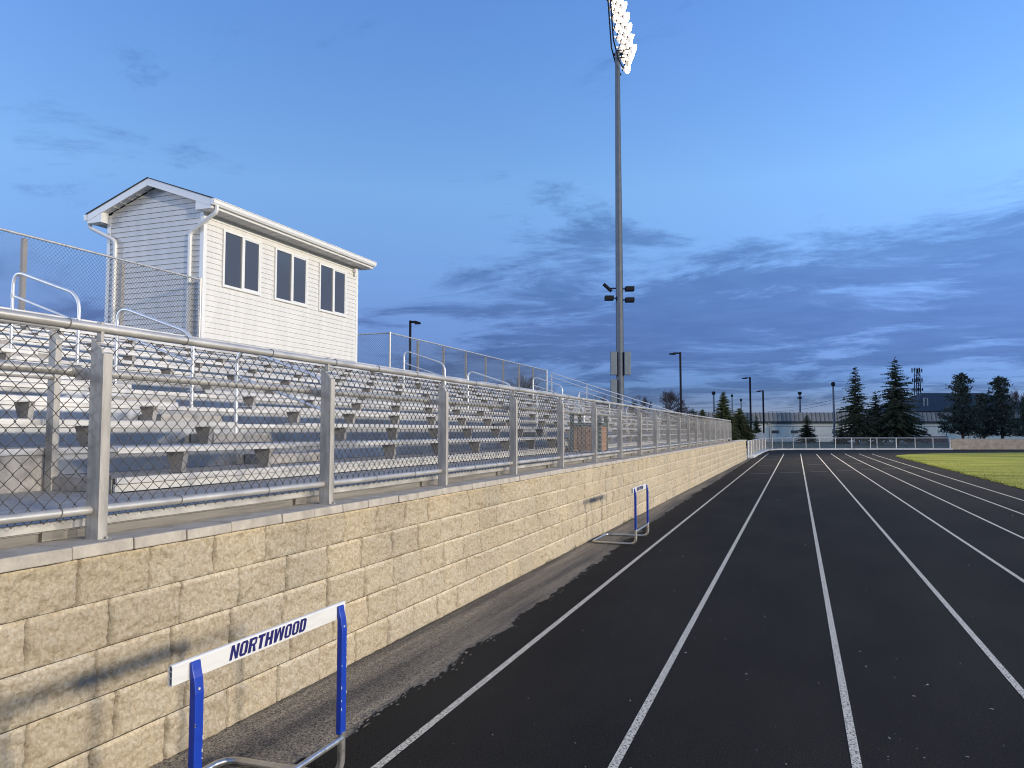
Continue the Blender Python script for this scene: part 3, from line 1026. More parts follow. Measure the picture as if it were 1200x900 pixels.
def hurdle():
    h = empty('hurdle')
    LB, ZT, HB, TH = 1.0, .752, .066, .018
    # board: hollow plastic extrusion along y
    b = MB()
    z0, z1 = ZT - HB, ZT
    x0, x1 = -TH / 2, TH / 2
    prof = [(x0, z0), (x1, z0), (x1, z1 - .008), (x1 - .003, z1 - .002), (x1 - .009, z1), (x0 + .009, z1), (x0 + .003, z1 - .002), (x0, z1 - .008)]
    k = len(prof)
    for i in range(k):
        u, w = prof[i], prof[(i + 1) % k]
        b.face([(u[0], 0, u[1]), (w[0], 0, w[1]), (w[0], LB, w[1]), (u[0], LB, u[1])])
    inn = [(u * .80, z0 + .004 + (w - z0) * .88) for u, w in prof]
    for i in range(k):
        j = (i + 1) % k
        for yy in (0, LB):
            b.face([(prof[i][0], yy, prof[i][1]), (prof[j][0], yy, prof[j][1]), (inn[j][0], yy, inn[j][1]), (inn[i][0], yy, inn[i][1])])
        b.face([(inn[i][0], 0, inn[i][1]), (inn[j][0], 0, inn[j][1]), (inn[j][0], LB, inn[j][1]), (inn[i][0], LB, inn[i][1])])
    b.box(x0 + .003, x1 - .003, .001, LB - .001, z0 + HB * .34, z0 + HB * .34 + .003)
    b.box(x0 + .003, x1 - .003, .001, LB - .001, z0 + HB * .66, z0 + HB * .66 + .003)
    b.box(x0 + .003, x1 - .003, .03, LB - .03, z0 + .006, z1 - .006, 1)
    board = b.build('top_board', [M['hwhite'], M['black']], h)
    for s, yy in ((0, .095), (1, LB - .045)):
        # painted square upright, flattened and wrapped over the board at its top
        b = MB()
        rg = [(.20, .0102, .036, .0200), (.640, .0102, .036, .0200), (.690, .0102, .0300, .0208), (.715, .0102, .0225, .0215), (.742, .0102, .0175, .0220)]
        n0 = len(b.v)
        for (zz, xa, xb3, hw) in rg:
            b.v += [(xa, yy - hw, zz), (xb3, yy - hw, zz), (xb3, yy + hw, zz), (xa, yy + hw, zz)]
        for i in range(len(rg) - 1):
            for j in range(4):
                b.f.append([n0 + 4 * i + j, n0 + 4 * i + (j + 1) % 4, n0 + 4 * i + 4 + (j + 1) % 4, n0 + 4 * i + 4 + j]); b.mi.append(0)
        b.f.append([n0 + 3, n0 + 2, n0 + 1, n0]); b.mi.append(0)
        q = n0 + 4 * (len(rg) - 1)
        b.f.append([q, q + 1, q + 2, q + 3]); b.mi.append(0)
        up = b.build('upright', M['blue'], h, bevel=.004)
        b = MB(); b.tube([(.0320, yy - .003, .655), (.0368, yy - .003, .655)], .0045, 10)
        cr = random.Random(40 + s)
        for i in range(9):
            zz = .24 + cr.random() * .40; dy = cr.choice([-.018, .018, .016])
            b.box(.0355, .0366, yy + dy - .002, yy + dy + .002, zz, zz + cr.uniform(.004, .012))
        b.build('paint_chip', M['chip'], up)
    # one bent tube: down each upright, along the ground, round the back
    ya, yb_ = .095, LB - .045
    r = .0165
    path = rounded([(.027, ya, .21), (.027, ya, r), (-.57, ya + .02, r), (-.57, yb_ - .02, r), (.027, yb_, r), (.027, yb_, .21)], .085, 7)
    b = MB(); b.tube(path, r, 12); b.build('base_tube', M['steel'], h, smooth=60)
    b = MB(); b.tube([(.034, ya + .012, .185), (.034, yb_ - .012, .185)], .0125, 10); b.build('cross_bar', M['steel'], h, smooth=60)
    text_mesh('NORTHWOOD', M['ink'], board, (x1 + .0005, .262, z0 + .008), .050, .455)
    return h


h1 = hurdle()
h1.location = (-1.90, 1.965, 0.0)
tag(h1, 'blue and white track hurdle lettered NORTHWOOD, nearest, cut by the bottom edge', 'hurdle', 'hurdles beside the wall')
h2 = copy_tree(h1)
h2.location = (-2.065, 10.02, 0.0)
tag(h2, 'small blue and white hurdle farther down beside the wall, facing away', 'hurdle', 'hurdles beside the wall')
h2['label'] = 'distant blue and white hurdle standing by the wall halfway along it'

# ------------------------------------------------------------------ floodlight mast
MP = far(727, 49.0)
mast = tag(empty('floodlight_mast', (MP.x, MP.y, 0)), 'tall grey steel stadium mast with a bank of burning floodlights', 'floodlight')
b = MB(); b.tube([(0, 0, 0), (0, 0, 12), (0, 0, 26.35)], [.265, .235, .15], 20); b.build('pole', M['mast'], mast, smooth=50)
fdir = Vector((CS, SN, 0))          # aim, mostly across the field
adir = Vector((-SN, CS, 0))         # cross-arms run into the picture
b = MB()
for s in (-1, 1):
    o_ = adir * (s * .5)
    b.tube([Vector((-.30, -.11, 26.9)) + o_, Vector((.0, 0, 25.6)) + o_, Vector((.28, .1, 25.0)) + o_], .05, 6)
    b.tube([Vector((-.30, -.11, 26.9)) + o_, Vector((-.55, -.2, 31.2)) + o_], .05, 6)
    b.tube([Vector((-.1, 0, 26.2)) + o_, Vector((.62, .23, 26.25)) + o_, Vector((.62, .23, 25.7)) + o_], .04, 6)
b.tube([(-.25, 0, 26.2), (.35, .1, 26.2)], .09, 8)
frame = b.build('lamp_frame', M['darkpole'], mast)
rl = random.Random(9)
n_l = 0
for ir in range(8):
    zz = 25.85 + ir * .70
    off = .82 - .145 * ir
    b = MB(); b.tube([fdir * (off - .25) + adir * -1.6 + Vector((0, 0, zz)), fdir * (off - .25) + adir * 1.6 + Vector((0, 0, zz))], .035, 6)
    b.build('cross_arm', M['darkpole'], mast)
    for ic in range(4):
        p = fdir * off + adir * (-1.35 + ic * .9) + Vector((0, 0, zz))
        aim = (fdir * 1.0 - adir * rl.uniform(.15, .75) + Vector((0, 0, -.50))).normalized()
        u = aim.orthogonal().normalized(); v = aim.cross(u)
        b = MB(); b.tube([p - aim * .30, p - aim * .22, p - aim * .06, p + aim * .10], [.06, .14, .26, .31], 14, caps=False)
        b.tube([p - aim * .42, p - aim * .30], .06, 8)
        lh = b.build('lamp_head', M['reflector'], mast, smooth=40)
        b = MB()
        b.face([p + aim * .07 + .285 * (math.cos(t) * u + math.sin(t) * v) for t in [2 * math.pi * i / 18 for i in range(18)]])
        b.build('lamp_glass', M['lamp'], lh)
for s, zz in ((-1, 7.0), (1, 7.0), (-1, 5.3)):
    b = MB()
    c0 = fdir * (s * .44) - adir * .2
    ax = fdir * .20
    z0, z1 = (5.05, 6.55) if zz > 6 else (3.2, 4.78)
    ring = [c0 - ax - adir * .16, c0 + ax - adir * .16, c0 + ax + adir * .16, c0 - ax + adir * .16]
    b.hexa([q + Vector((0, 0, z0)) for q in ring] + [q + Vector((0, 0, z1)) for q in ring])
    b.build('electric_cabinet', M['box'], mast, bevel=.03)
for s, dz, tilt in ((-1, .34, -.25), (-1, -.30, 0), (1, .30, 0), (1, -.42, .06)):
    b = MB()
    c0 = fdir * (s * (.72 if dz > 0 and s < 0 else .66))
    zc = 10.33 + dz
    ax = fdir * .28
    if tilt < 0:
        p0_, p1_ = c0 + Vector((0, 0, zc + .28)) - fdir * .3, c0 + Vector((0, 0, zc - .20)) + fdir * .22
        b.tube([p0_, p1_], .12, 6)
    else:
        ring = [c0 - ax - adir * .25, c0 + ax - adir * .25, c0 + ax + adir * .25, c0 - ax + adir * .25]
        b.hexa([q + Vector((0, 0, zc - .14)) for q in ring] + [q * 1.0 + Vector((0, 0, zc + .14)) for q in ring])
    b.tube([Vector((0, 0, zc)), c0 + Vector((0, 0, zc))], .05, 6)
    b.build('loudspeaker', M['black'], mast, bevel=.02)


# ------------------------------------------------------------------ parking-lot lamps and small masts
def lot_lamp(px, d, ytop, arm, label, ground=0.0, w=.065):
    z = 1.5 + (505 - ytop) / 900 * d
    p = far(px, d, ground)
    root = tag(empty('street_lamp', p, PSI), label, 'street lamp', 'parking-lot lamp posts')
    b = MB(); b.box(-w, w, -w, w, 0, z - ground); b.build('pole', M['darkpole'], root)
    b = MB()
    la = abs(arm)
    s = 1 if arm > 0 else -1
    b.prism([(s * .05, z - ground - .04), (s * la * .5, z - ground - .03), (s * la * .5, z - ground - .02), (s * la, z - ground - .12), (s * la, z - ground - .20), (s * la * .45, z - ground - .22), (s * la * .4, z - ground - .14), (s * .05, z - ground - .13)], 'y', -.17, .17)
    b.build('lamp_head', M['darkpole'], root)
    return root


lot_lamp(480, 46, 375, .62, 'black lamp post with right-pointing head behind the chain-link fence by the press box')
lot_lamp(798, 66, 412.5, -.95, 'tall dark lamp post with left-pointing head above the bare trees', w=.075)
lot_lamp(879.5, 92, 442, -.95, 'taller of two dark lamp posts side by side near the grey metal building', w=.09)
lot_lamp(894.5, 104, 457.5, -.85, 'shorter of two dark lamp posts side by side near the grey metal building', w=.09)


def ball_mast(px, d, ytop, label, w=.12, n=1):
    z = 1.5 + (505 - ytop) / 900 * d
    root = tag(empty('light_mast', far(px, d)), label, 'light mast', 'slim light masts by the metal building')
    b = MB(); b.tube([(0, 0, 0), (0, 0, z)], [w * 1.2, w], 8); b.build('pole', M['mast'], root)
    b = MB()
    b.tube([(0, 0, z - .25), (0, 0, z - .1), (0, 0, z + .15), (0, 0, z + .3)], [w * 1.1, w * 2.2, w * 2.2, w * 1.3], 8)
    if n > 1:
        b.tube([(0, 0, z - d * .007), (0, 0, z - d * .005)], w * 2.4, 8)
    b.build('lamp_cluster', M['darkpole'], root)


ball_mast(977, 97, 450.5, 'slim grey light mast standing in front of the pale metal building', .11)
ball_mast(937.5, 140, 461, 'slim light mast rising behind the roof of the metal building', .16, 2)
ball_mast(836.5, 120, 461, 'slim light mast behind the young spruces at the wall end', .13)
for px, yt in ((858, 464), (868.5, 469)):
    ball_mast(px, 150, yt, 'thin bare pole far off just right of the young spruces, %s of two' % ('taller' if yt < 466 else 'shorter'), .10)

# ------------------------------------------------------------------ far fence, kerb and block wall
xs = [876.0, 879.3, 882.2, 885.8, 889, 892.4, 896, 904.5, 915.5, 928.5, 943.5, 959.5, 978, 997, 1019, 1026.5, 1049, 1071, 1092, 1112]
ds = [43.2, 45.5, 48, 51, 54, 57, 59.6, 61.2, 61.6, 61.9, 62.0, 62.1, 62.2, 62.2, 62.3, 62.3, 62.3, 62.3, 62.3, 62.3]
pts = [far(a, d) for a, d in zip(xs, ds)]
lf = tag(empty('chain_link_fence', pts[0]), 'low galvanised chain-link fence across the far end of the track', 'fence')
q = [(p.x - pts[0].x, p.y - pts[0].y) for p in pts]
H1 = .93
for i, p in enumerate(q):
    b = MB(); w = .045 if i in (0, 6, 13, 16, 19) else .03
    b.tube([(p[0], p[1], 0), (p[0], p[1], H1 + .03)], w, 8); b.build('post', M['rail'], lf, smooth=50)
b = MB()
for a, c in zip(q[:-1], q[1:]):
    b.tube([(*a, H1), (*c, H1)], .026, 8)
b.build('top_rail', M['handrail'], lf)
chainlink('chain_link_mesh', q, .06, H1, M['wire_far'], lf, r=.0028)
b = MB()
for i in range(len(pts) - 1):
    a, c = pts[i], pts[i + 1]
    d = (c - a).normalized(); n = Vector((d.y, -d.x, 0))
    i0 = n * -.15
    w0 = .30 if i < 6 else .42
    i1 = n * w0
    hh = .10
    b.hexa([a + i0, a + i1, c + i1, c + i0, a + i0 + Vector((0, 0, hh)), a + i1 + Vector((0, 0, hh)), c + i1 + Vector((0, 0, hh)), c + i0 + Vector((0, 0, hh))])
structure(b.build('kerb_strip', M['kerb']), 'pale concrete kerb under the low far fence')

fw = tag(empty('block_wall', far(1113, 62.3), PSI), 'low tan block wall beyond the infield at the far right', 'wall')
b = MB()
wr = random.Random(2)
LW = 24.0
for c in range(4):
    x = -.2 * (c % 2)
    while x < LW:
        d = wr.uniform(0, .02)
        b.box(max(x, 0) + .003, min(x + .41, LW) - .003, -.02 - d, .25, c * .20 + .003, c * .20 + .197)
        x += .41
b.build('block_face', m_blk if False else mat('far split block', (0.30, 0.235, 0.165), .95, 0, base2=(.44, .36, .27), vscale=2.6), fw)
b = MB(); b.box(0, LW, -.05, .28, .802, .87); b.build('cap', M['cap'], fw)

# ------------------------------------------------------------------ metal building beyond
BD = 108.0
def bpx(px):
    return (px - 600) / 900 * BD
bx0, bx1 = bpx(868), bpx(1240)
W_ = bx1 - bx0
bd = tag(empty('metal_building', far(868, BD), PSI), 'long low pale metal building with grey ribbed upper band and small windows', 'building')
Hh = 1.5 + 21.5 / 900 * BD
Hm = 1.5 + 11.2 / 900 * BD
Hb = 1.5 + 8.0 / 900 * BD
b = MB(); b.box(0, W_, 0, 30, 0, Hb + .1); b.build('wall', M['bldg'], bd)
b = MB(); b.box(-.2, W_ + .2, -.25, 30, Hb + .1, Hm); b.build('dark_band', M['teal'], bd)
b = MB()
b.prism([(-.30, Hm), (30, Hm), (30, Hh), (.0, Hh)], 'x', -12.0, W_ + .3)
x = -11.8
while x < W_:
    b.hexa([(x, -.38, Hm + .01), (x + .09, -.38, Hm + .01), (x + .09, -.28, Hm + .01), (x, -.28, Hm + .01), (x, -.09, Hh + .03), (x + .09, -.09, Hh + .03), (x + .09, .02, Hh + .03), (x, .02, Hh + .03)], 1)
    x += .60
b.build('ribbed_fascia', [M['mansard'], mat('dark seam', (.10, .105, .11), .6)], bd)
for px0, px1 in ((904, 911.5), (926.5, 934), (975, 979), (1078, 1085), (1052, 1059)):
    b = MB()
    a, c = bpx(px0) - bx0, bpx(px1) - bx0
    zt, zb = 1.5 - .2 / 900 * BD + .1, 1.5 - 3.6 / 900 * BD + .1
    b.box(a - .04, (a + c) / 2 - .02, -.06, .0, zb, zt); b.box((a + c) / 2 + .02, c + .04, -.06, -.0, zb, zt)
    w = b.build('window', M['glass'], bd)
    b = MB(); b.box(a - .10, c + .10, -.05, -.002, zb - .07, zb - .005); b.build('sill', M['trim'], w)
b = MB(); b.box(bpx(899) - bx0, bpx(900.2) - bx0, -.5, -.35, 0, 2.6); b.build('downpipe', M['mansard'], bd)
b = MB(); b.box(bpx(1060) - bx0, bpx(1108) - bx0, -.30, -.01, 0, .75); b.build('brick_base', mat('red brick base', (.10, .05, .045), .9), bd)

# grey gable building behind the right-hand trees
hb = tag(empty('shed_building', far(1071, 150), PSI), 'large building with a dark hipped roof behind the pines', 'building')
def hp(px, y, D=150):
    return ((px - 1071) / 900 * D, 1.5 + (505 - y) / 900 * D)
a0, z_e = hp(1071, 482); a1, z_r = hp(1115, 467)
b = MB(); b.box(0.6, 27, .5, 22, 0, z_e - .05); b.build('wall', M['mansard'], hb)
b = MB()
r0, r1, yb2 = (0, 0), (28, 22), 0
b.face([(0, 0, z_e), (28, 0, z_e), (20.5, 11, z_r + 1.6), (7.5, 11, z_r + 1.6)])
b.face([(28, 0, z_e), (28, 22, z_e), (20.5, 11, z_r + 1.6)])
b.face([(28, 22, z_e), (0, 22, z_e), (7.5, 11, z_r + 1.6), (20.5, 11, z_r + 1.6)])
b.face([(0, 22, z_e), (0, 0, z_e), (7.5, 11, z_r + 1.6)])
b.face([(0, 0, z_e), (0, 22, z_e), (28, 22, z_e), (28, 0, z_e)])
b.build('roof', M['bldgroof'], hb)
b = MB(); b.box(3.6, 3.75, 3, 3.15, z_e, z_e + 2.6); b.box(4.3, 4.45, 3, 3.15, z_e, z_e + 2.6); b.box(3.6, 4.45, 3, 3.15, z_e + 2.6, z_e + 2.75)
b.build('roof_vent', M['mansard'], hb)

# panel fence near the wall end, and the wire fence in front of the building
pf = tag(empty('panel_fence', far(866, 78), PSI), 'short grey panel fence between the young spruces and the lamp posts', 'fence')
b = MB(); b.box(0, (896 - 866) / 900 * 78, 0, .08, 0, 1.5 - 2.8 / 900 * 78); b.build('panel', M['lot'], pf)
for i in range(5):
    b = MB(); b.box(i * .63 - .03, i * .63 + .03, -.05, -.002, 0, 1.32); b.build('post', M['fascia'] if i == 0 else M['lot'], pf)
wf = tag(empty('wire_fence', far(903, 100), PSI), 'tall faint wire fence in front of the pale metal building', 'fence')
b = MB(); b.tube([(0, 0, 2.1), (26, 0, 2.1)], .03, 5); b.build('top_rail', M['mast'], wf)
for i in range(10):
    b = MB(); b.tube([(i * 2.85, 0, 0), (i * 2.85, 0, 2.12)], .035, 5); b.build('post', M['mast'], wf)
chainlink('chain_link_mesh', [(0, 0), (26, 0)], .05, 2.1, M['wire_far'], wf, w=.16, h=.16, r=.004)

# cell tower
ct = tag(empty('cell_tower', far(1076, 290), PSI), 'distant lattice phone mast with clustered antennas above the roofs', 'tower')
zt = 1.5 + (505 - 431) / 900 * 290
b = MB()
for s in ((-.9, -.9), (.9, -.9), (.9, .9), (-.9, .9)):
    b.tube([(s[0], s[1], 0), (s[0] * .75, s[1] * .75, zt)], .16, 5)
z = 0
while z < zt - 2:
    f0, f1 = .9 - .22 * z / zt, .9 - .22 * (z + 2) / zt
    for (a, c) in (((-1, -1), (1, -1)), ((1, -1), (-1, -1)), ((1, -1), (1, 1)), ((-1, 1), (1, 1))):
        b.tube([(a[0] * f0, a[1] * f0, z), (c[0] * f1, c[1] * f1, z + 2)], .08, 4)
    z += 2
b.build('lattice', M['darkpole'], ct)
for zz in (zt - .8, zt - 4.6, zt - 8.2):
    b = MB()
    b.box(-1.9, 1.9, -.08, .08, zz - .08, zz + .08)
    for i in range(5):
        xx = -1.9 + i * .95 + gr.uniform(-.2, .2)
        b.box(xx - .13, xx + .13, -.25, .15, zz - gr.uniform(.5, 1.0), zz + gr.uniform(.4, .9))
    b.build('antenna_rack', M['darkpole'], ct)


# power lines
pl = MB()
for i, (y0, y1) in enumerate(((478, 462), (482, 465))):
    A, B = far(900, 190), far(1000, 120)
    A.z = 1.5 + (505 - y0) / 900 * 190; B.z = 1.5 + (505 - y1) / 900 * 120
    pl.tube([A.lerp(B, t) + Vector((0, 0, -3.0 * t * (1 - t))) for t in [k / 10 for k in range(11)]], .025, 4)
tag(pl.build('power_lines', M['darkpole']), 'pair of thin overhead wires sagging above the metal building', 'cables')


# ------------------------------------------------------------------ trees
def spruce(px, d, ytop, width_px, label, group, mt='spruce', seed=1, bare=.10, dens=1.0, ragged=.3):
    rr = random.Random(seed)
    H = 1.5 + (505 - ytop) / 900 * d
    RW = width_px / 900 * d / 2
    root = tag(empty('spruce_tree', far(px, d)), label, 'tree', group)
    b = MB(); b.tube([(0, 0, -.1), (0, 0, H * .5), (0, 0, H * .98)], [H * .020, H * .012, .01], 7); b.build('trunk', M['bark'], root)
    b = MB()
    z = H * bare
    step = H / 27
    while z < H * .985:
        t = (z - H * bare) / (H * (1 - bare))
        rad = 1.24 * RW * (1 - t) ** .70 * (1 if t > .12 else .76 + 2.0 * t)
        n = max(5, int((12 * (1 - t) + 5) * (1.7 if mt == 'spruce_near' else 1)))
        a0 = rr.uniform(0, 6.28)
        for i in range(n):
            a = a0 + 6.283 * i / n + rr.uniform(-.3, .3)
            L_ = rad * rr.uniform(1 - ragged, 1.12) + .06
            if rr.random() < .22:
                L_ *= rr.uniform(.5, .8)
            up = .22 if t > .6 else (-.10 if t < .35 else .05)
            d3 = Vector((math.cos(a), math.sin(a), up + rr.uniform(-.12, .12)))
            side = Vector((-math.sin(a), math.cos(a), 0))
            zb_ = z + rr.uniform(-.55, .55) * step
            hw_ = side * (.012 * L_ + .015)
            tip_ = Vector((0, 0, zb_)) + d3 * L_ + Vector((0, 0, -.135 * L_))
            mid_ = Vector((0, 0, zb_)) + d3 * (L_ * .5) + Vector((0, 0, -.04 * L_))
            up_ = Vector((0, 0, .02 * L_ + .02))
            b.face([Vector((0, 0, zb_)) - up_, mid_ - up_, mid_ + up_, Vector((0, 0, zb_)) + up_])
            b.face([mid_ - up_, tip_, mid_ + up_])
            m_ = max(5, int(L_ / (H / 72) * dens))
            for k in range(m_):
                s = (k + rr.random()) / m_
                p = Vector((0, 0, zb_)) + d3 * (L_ * s) + Vector((0, 0, -.16 * L_ * s * s + .10 * L_ * max(0, s - .75)))
                sz = H / 25 * rr.uniform(.5, 1.4) * (1.10 - .55 * s) * (.42 + .58 * min(1, 1.5 * (1 - t)))
                for w in (-1, 1):
                    tip = p + d3 * sz * rr.uniform(.2, .9) + side * w * sz * rr.uniform(.35, 1.3) + Vector((0, 0, rr.uniform(-.9, .15) * sz))
                    th = Vector((0, 0, sz * rr.uniform(.22, .46)))
                    b.face([p - th * .5, tip - d3 * sz * .15, p + th + d3 * sz * .35])
        z += step * rr.uniform(.8, 1.2) * (.7 if mt == 'spruce_near' else 1)
    for k in range(10):
        p = Vector((rr.gauss(0, .03), rr.gauss(0, .03), H * rr.uniform(.95, 1)))
        s = H / 70
        b.face([p, p + Vector((s * rr.uniform(-1, 1), s * rr.uniform(-1, 1), s * .4)), p + Vector((0, 0, s * 1.3))])
    b.build('crown', M[mt], root)
    return root


def pine(px, d, ytop, width_px, label, group, seed=1, bare=.12):
    rr = random.Random(seed)
    H = 1.5 + (505 - ytop) / 900 * d
    RW = width_px / 900 * d / 2
    root = tag(empty('pine_tree', far(px, d)), label, 'tree', group)
    b = MB(); b.tube([(0, 0, -.1), (.05, 0, H * .4), (0, .05, H * .96)], [H * .022, H * .015, .02], 7)
    cr = MB()
    nb = 66
    for i in range(nb):
        t = (i + rr.random()) / nb
        z = H * (bare + (1 - bare) * t * .97)
        prof = (1 - t) ** .74 * (.82 + .18 * math.sin(t * 9)) if t > .14 else .82
        L_ = RW * 1.2 * prof * rr.uniform(.5, 1.08)
        a = i * 2.4 + rr.uniform(-.4, .4)
        d3 = Vector((math.cos(a), math.sin(a), .16 + .30 * t))
        if L_ > .5:
            b.tube([(0, 0, z), tuple(Vector((0, 0, z)) + d3 * L_ * .85)], [.05, .02], 4)
        ncl = max(2, int(L_ / .42))
        for k in range(ncl):
            s = (k + 1) / ncl
            c = Vector((0, 0, z)) + d3 * (L_ * s) + Vector((rr.gauss(0, .22), rr.gauss(0, .22), rr.gauss(.05, .10)))
            cs = rr.uniform(.28, .50) * (1.0 - .25 * t)
            for q in range(40):
                v = Vector((rr.gauss(0, 1), rr.gauss(0, 1), rr.gauss(0, .55))) * cs * .62
                p = c + v
                o_ = Vector((rr.uniform(-1, 1), rr.uniform(-1, 1), rr.uniform(-.3, 1))) * .26
                w_ = Vector((rr.uniform(-1, 1), rr.uniform(-1, 1), rr.uniform(-1, 1))) * .10
                cr.face([p - w_, p + w_, p + o_])
    b.build('trunk', M['bark'], root)
    cr.build('crown', M['pine'], root)


def bare_tree(px, d, ytop, wpx, label, seed, spread=.8, group='bare trees behind the stand'):
    rr = random.Random(seed)
    H = 1.5 + (505 - ytop) / 900 * d
    root = tag(empty('bare_tree', far(px, d)), label, 'tree', group)
    tr, cr = MB(), MB()

    def grow(p, d3, L_, r, lev):
        q = p + d3 * L_
        (tr if lev < 2 else cr).tube([p, (p + q) / 2 + Vector((rr.gauss(0, .05), rr.gauss(0, .05), 0)) * L_, q], [r, r * .85, r * .65], 5 if lev < 2 else 3, caps=False)
        if lev >= 6:
            return
        n = 3 if lev < 3 else 4
        for i in range(n):
            nd = (d3 + Vector((rr.gauss(0, 1), rr.gauss(0, 1), rr.gauss(.15, .5))) * spread * .62).normalized()
            s = q if i < 2 else p + d3 * L_ * rr.uniform(.5, .95)
            grow(s, nd, L_ * rr.uniform(.58, .82), max(r * .6, .010), lev + 1)

    grow(Vector((0, 0, 0)), Vector((0, 0, 1)), H * .27, H * .022, 0)
    # settle to the measured height
    zmax = max(v[2] for v in cr.v)
    k = H / zmax
    xw = max(max(abs(v[0]), abs(v[1])) for v in cr.v)
    kw = wpx / 900 * d / 2 / xw
    for mb in (tr, cr):
        mb.v = [(v[0] * kw, v[1] * kw, v[2] * k) for v in mb.v]
    tr.build('trunk', M['twig'], root)
    cr.build('crown', M['twig'], root)


G1 = 'dark spruces behind the far fence'
spruce(1003, 84, 430, 50, 'tall ragged spruce, shorter of the two big dark ones behind the far fence', G1, seed=21, bare=.10, ragged=.45, dens=.75)
spruce(1050, 84, 419.5, 64, 'tallest and fullest dark spruce behind the far fence', G1, seed=22, bare=.10, dens=1.25)
spruce(1026, 87, 459, 34, 'shorter dark spruce squeezed between the two tall ones', G1, seed=23, bare=.14)
spruce(945, 98, 486, 25, 'small conical spruce alone before the pale metal wall', G1, seed=24, bare=.02)
spruce(985, 92, 500, 20, 'smallest dark bushy spruce at the foot of the ragged tall one', G1, seed=25, bare=.03)
G2 = 'pines at the far right'
pine(1127, 88, 439, 50, 'broad dark pine left of the pair at the far right', G2, seed=31)
pine(1173, 88, 442, 52, 'broad dark pine at the right edge behind the low block wall', G2, seed=32)
pine(1151, 94, 463, 26, 'smaller pine between the two broad ones at the far right', G2, seed=33)
pine(1204, 92, 466, 34, 'pine cut by the right edge of the photo', G2, seed=34)
G3 = 'young spruces at the end of the retaining wall'
spruce(848, 62, 459, 36, 'tallest young spruce just past the end of the guard fence', G3, 'spruce_near', 41, .02, 1.4)
spruce(866, 64, 478, 44, 'bushy young spruce right beside the end of the tan wall', G3, 'spruce_near', 42, .0, 1.4)
spruce(823, 72, 479, 34, 'young spruce showing just over the guard fence rail', G3, 'spruce_near', 43, .02, 1.2)
spruce(886, 88, 487, 16, 'small dark spruce between the two lamp posts', G3, 'spruce', 44, .02, 1.2)
spruce(874, 92, 493, 26, 'low dark shrubby spruce left of the paired lamp posts', G3, 'spruce', 45, .02, 1.2)
bare_tree(775, 92, 455, 62, 'round bare tree between the floodlight mast and the lamp post', 51, .85)
bare_tree(757, 96, 461, 40, 'smaller bare tree just right of the floodlight mast', 52, .85)
bare_tree(803, 100, 470, 52, 'low bare tree right of the lamp post', 54, .9)
bare_tree(700, 90, 462, 60, 'bare tree left of the floodlight mast behind the sloping rail', 55, .9)
bare_tree(622, 74, 434, 66, 'bare tree showing through the rear fence at its far end', 56, .9)
bare_tree(1192, 120, 452, 36, 'pale bare tree behind the pines at the right edge', 58, .7)
spruce(742, 84, 466, 30, 'dark evergreen low behind the mast beside the bare trees', 'evergreens behind the stand', 'spruce', 46, .02)
spruce(812, 100, 478, 46, 'dark evergreen low right of the bare trees', 'evergreens behind the stand', 'spruce', 47, .02)

# ------------------------------------------------------------------ sky, lamps, camera
w = bpy.data.worlds.new('World')
SC.world = w
w.use_nodes = True
N, L = w.node_tree.nodes, w.node_tree.links
bg = N['Background']
sky = N.new('ShaderNodeTexSky')
sky.sky_type = 'NISHITA'
sky.sun_disc = False
SUN_EL, SUN_ROT = R(8), R(236)
sky.sun_elevation = SUN_EL
sky.sun_rotation = SUN_ROT
sky.air_density = 1.0; sky.dust_density = .3; sky.ozone_density = 3.6
tc = N.new('ShaderNodeTexCoord')
sep = N.new('ShaderNodeSeparateXYZ'); L.new(tc.outputs['Generated'], sep.inputs[0])


def math_n(op, a, b=None, c=None, clamp=False):
    n = N.new('ShaderNodeMath'); n.operation = op; n.use_clamp = clamp
    for i, v in enumerate((a, b, c)):
        if v is None:
            continue
        if isinstance(v, (int, float)):
            n.inputs[i].default_value = v
        else:
            L.new(v, n.inputs[i])
    return n.outputs[0]


def ramp(v, stops):
    n = N.new('ShaderNodeValToRGB')
    el = n.color_ramp.elements
    while len(el) < len(stops):
        el.new(.5)
    for e_, (p, c) in zip(el, stops):
        e_.position = p; e_.color = (*c, 1)
    L.new(v, n.inputs[0])
    return n.outputs[0]


def mixc(f, a, b, mode='MIX'):
    n = N.new('ShaderNodeMix'); n.data_type = 'RGBA'; n.blend_type = mode
    for i, v in ((0, f), (6, a), (7, b)):
        if isinstance(v, (int, float)):
            n.inputs[i].default_value = v
        elif isinstance(v, tuple):
            n.inputs[i].default_value = (*v, 1)
        else:
            L.new(v, n.inputs[i])
    return n.outputs[2]


Z = sep.outputs[2]
# dusk tint by height over the horizon
tint = ramp(Z, [(0.0, (.33, .37, .82)), (.06, (.27, .335, .73)), (.14, (.58, .53, .82)), (.30, (1.22, 1.11, 1.17)), (.49, (1.17, 1.16, 1.38)), (1.0, (.9, 1.0, 1.3))])
base = mixc(1.0, sky.outputs[0], tint, 'MULTIPLY')
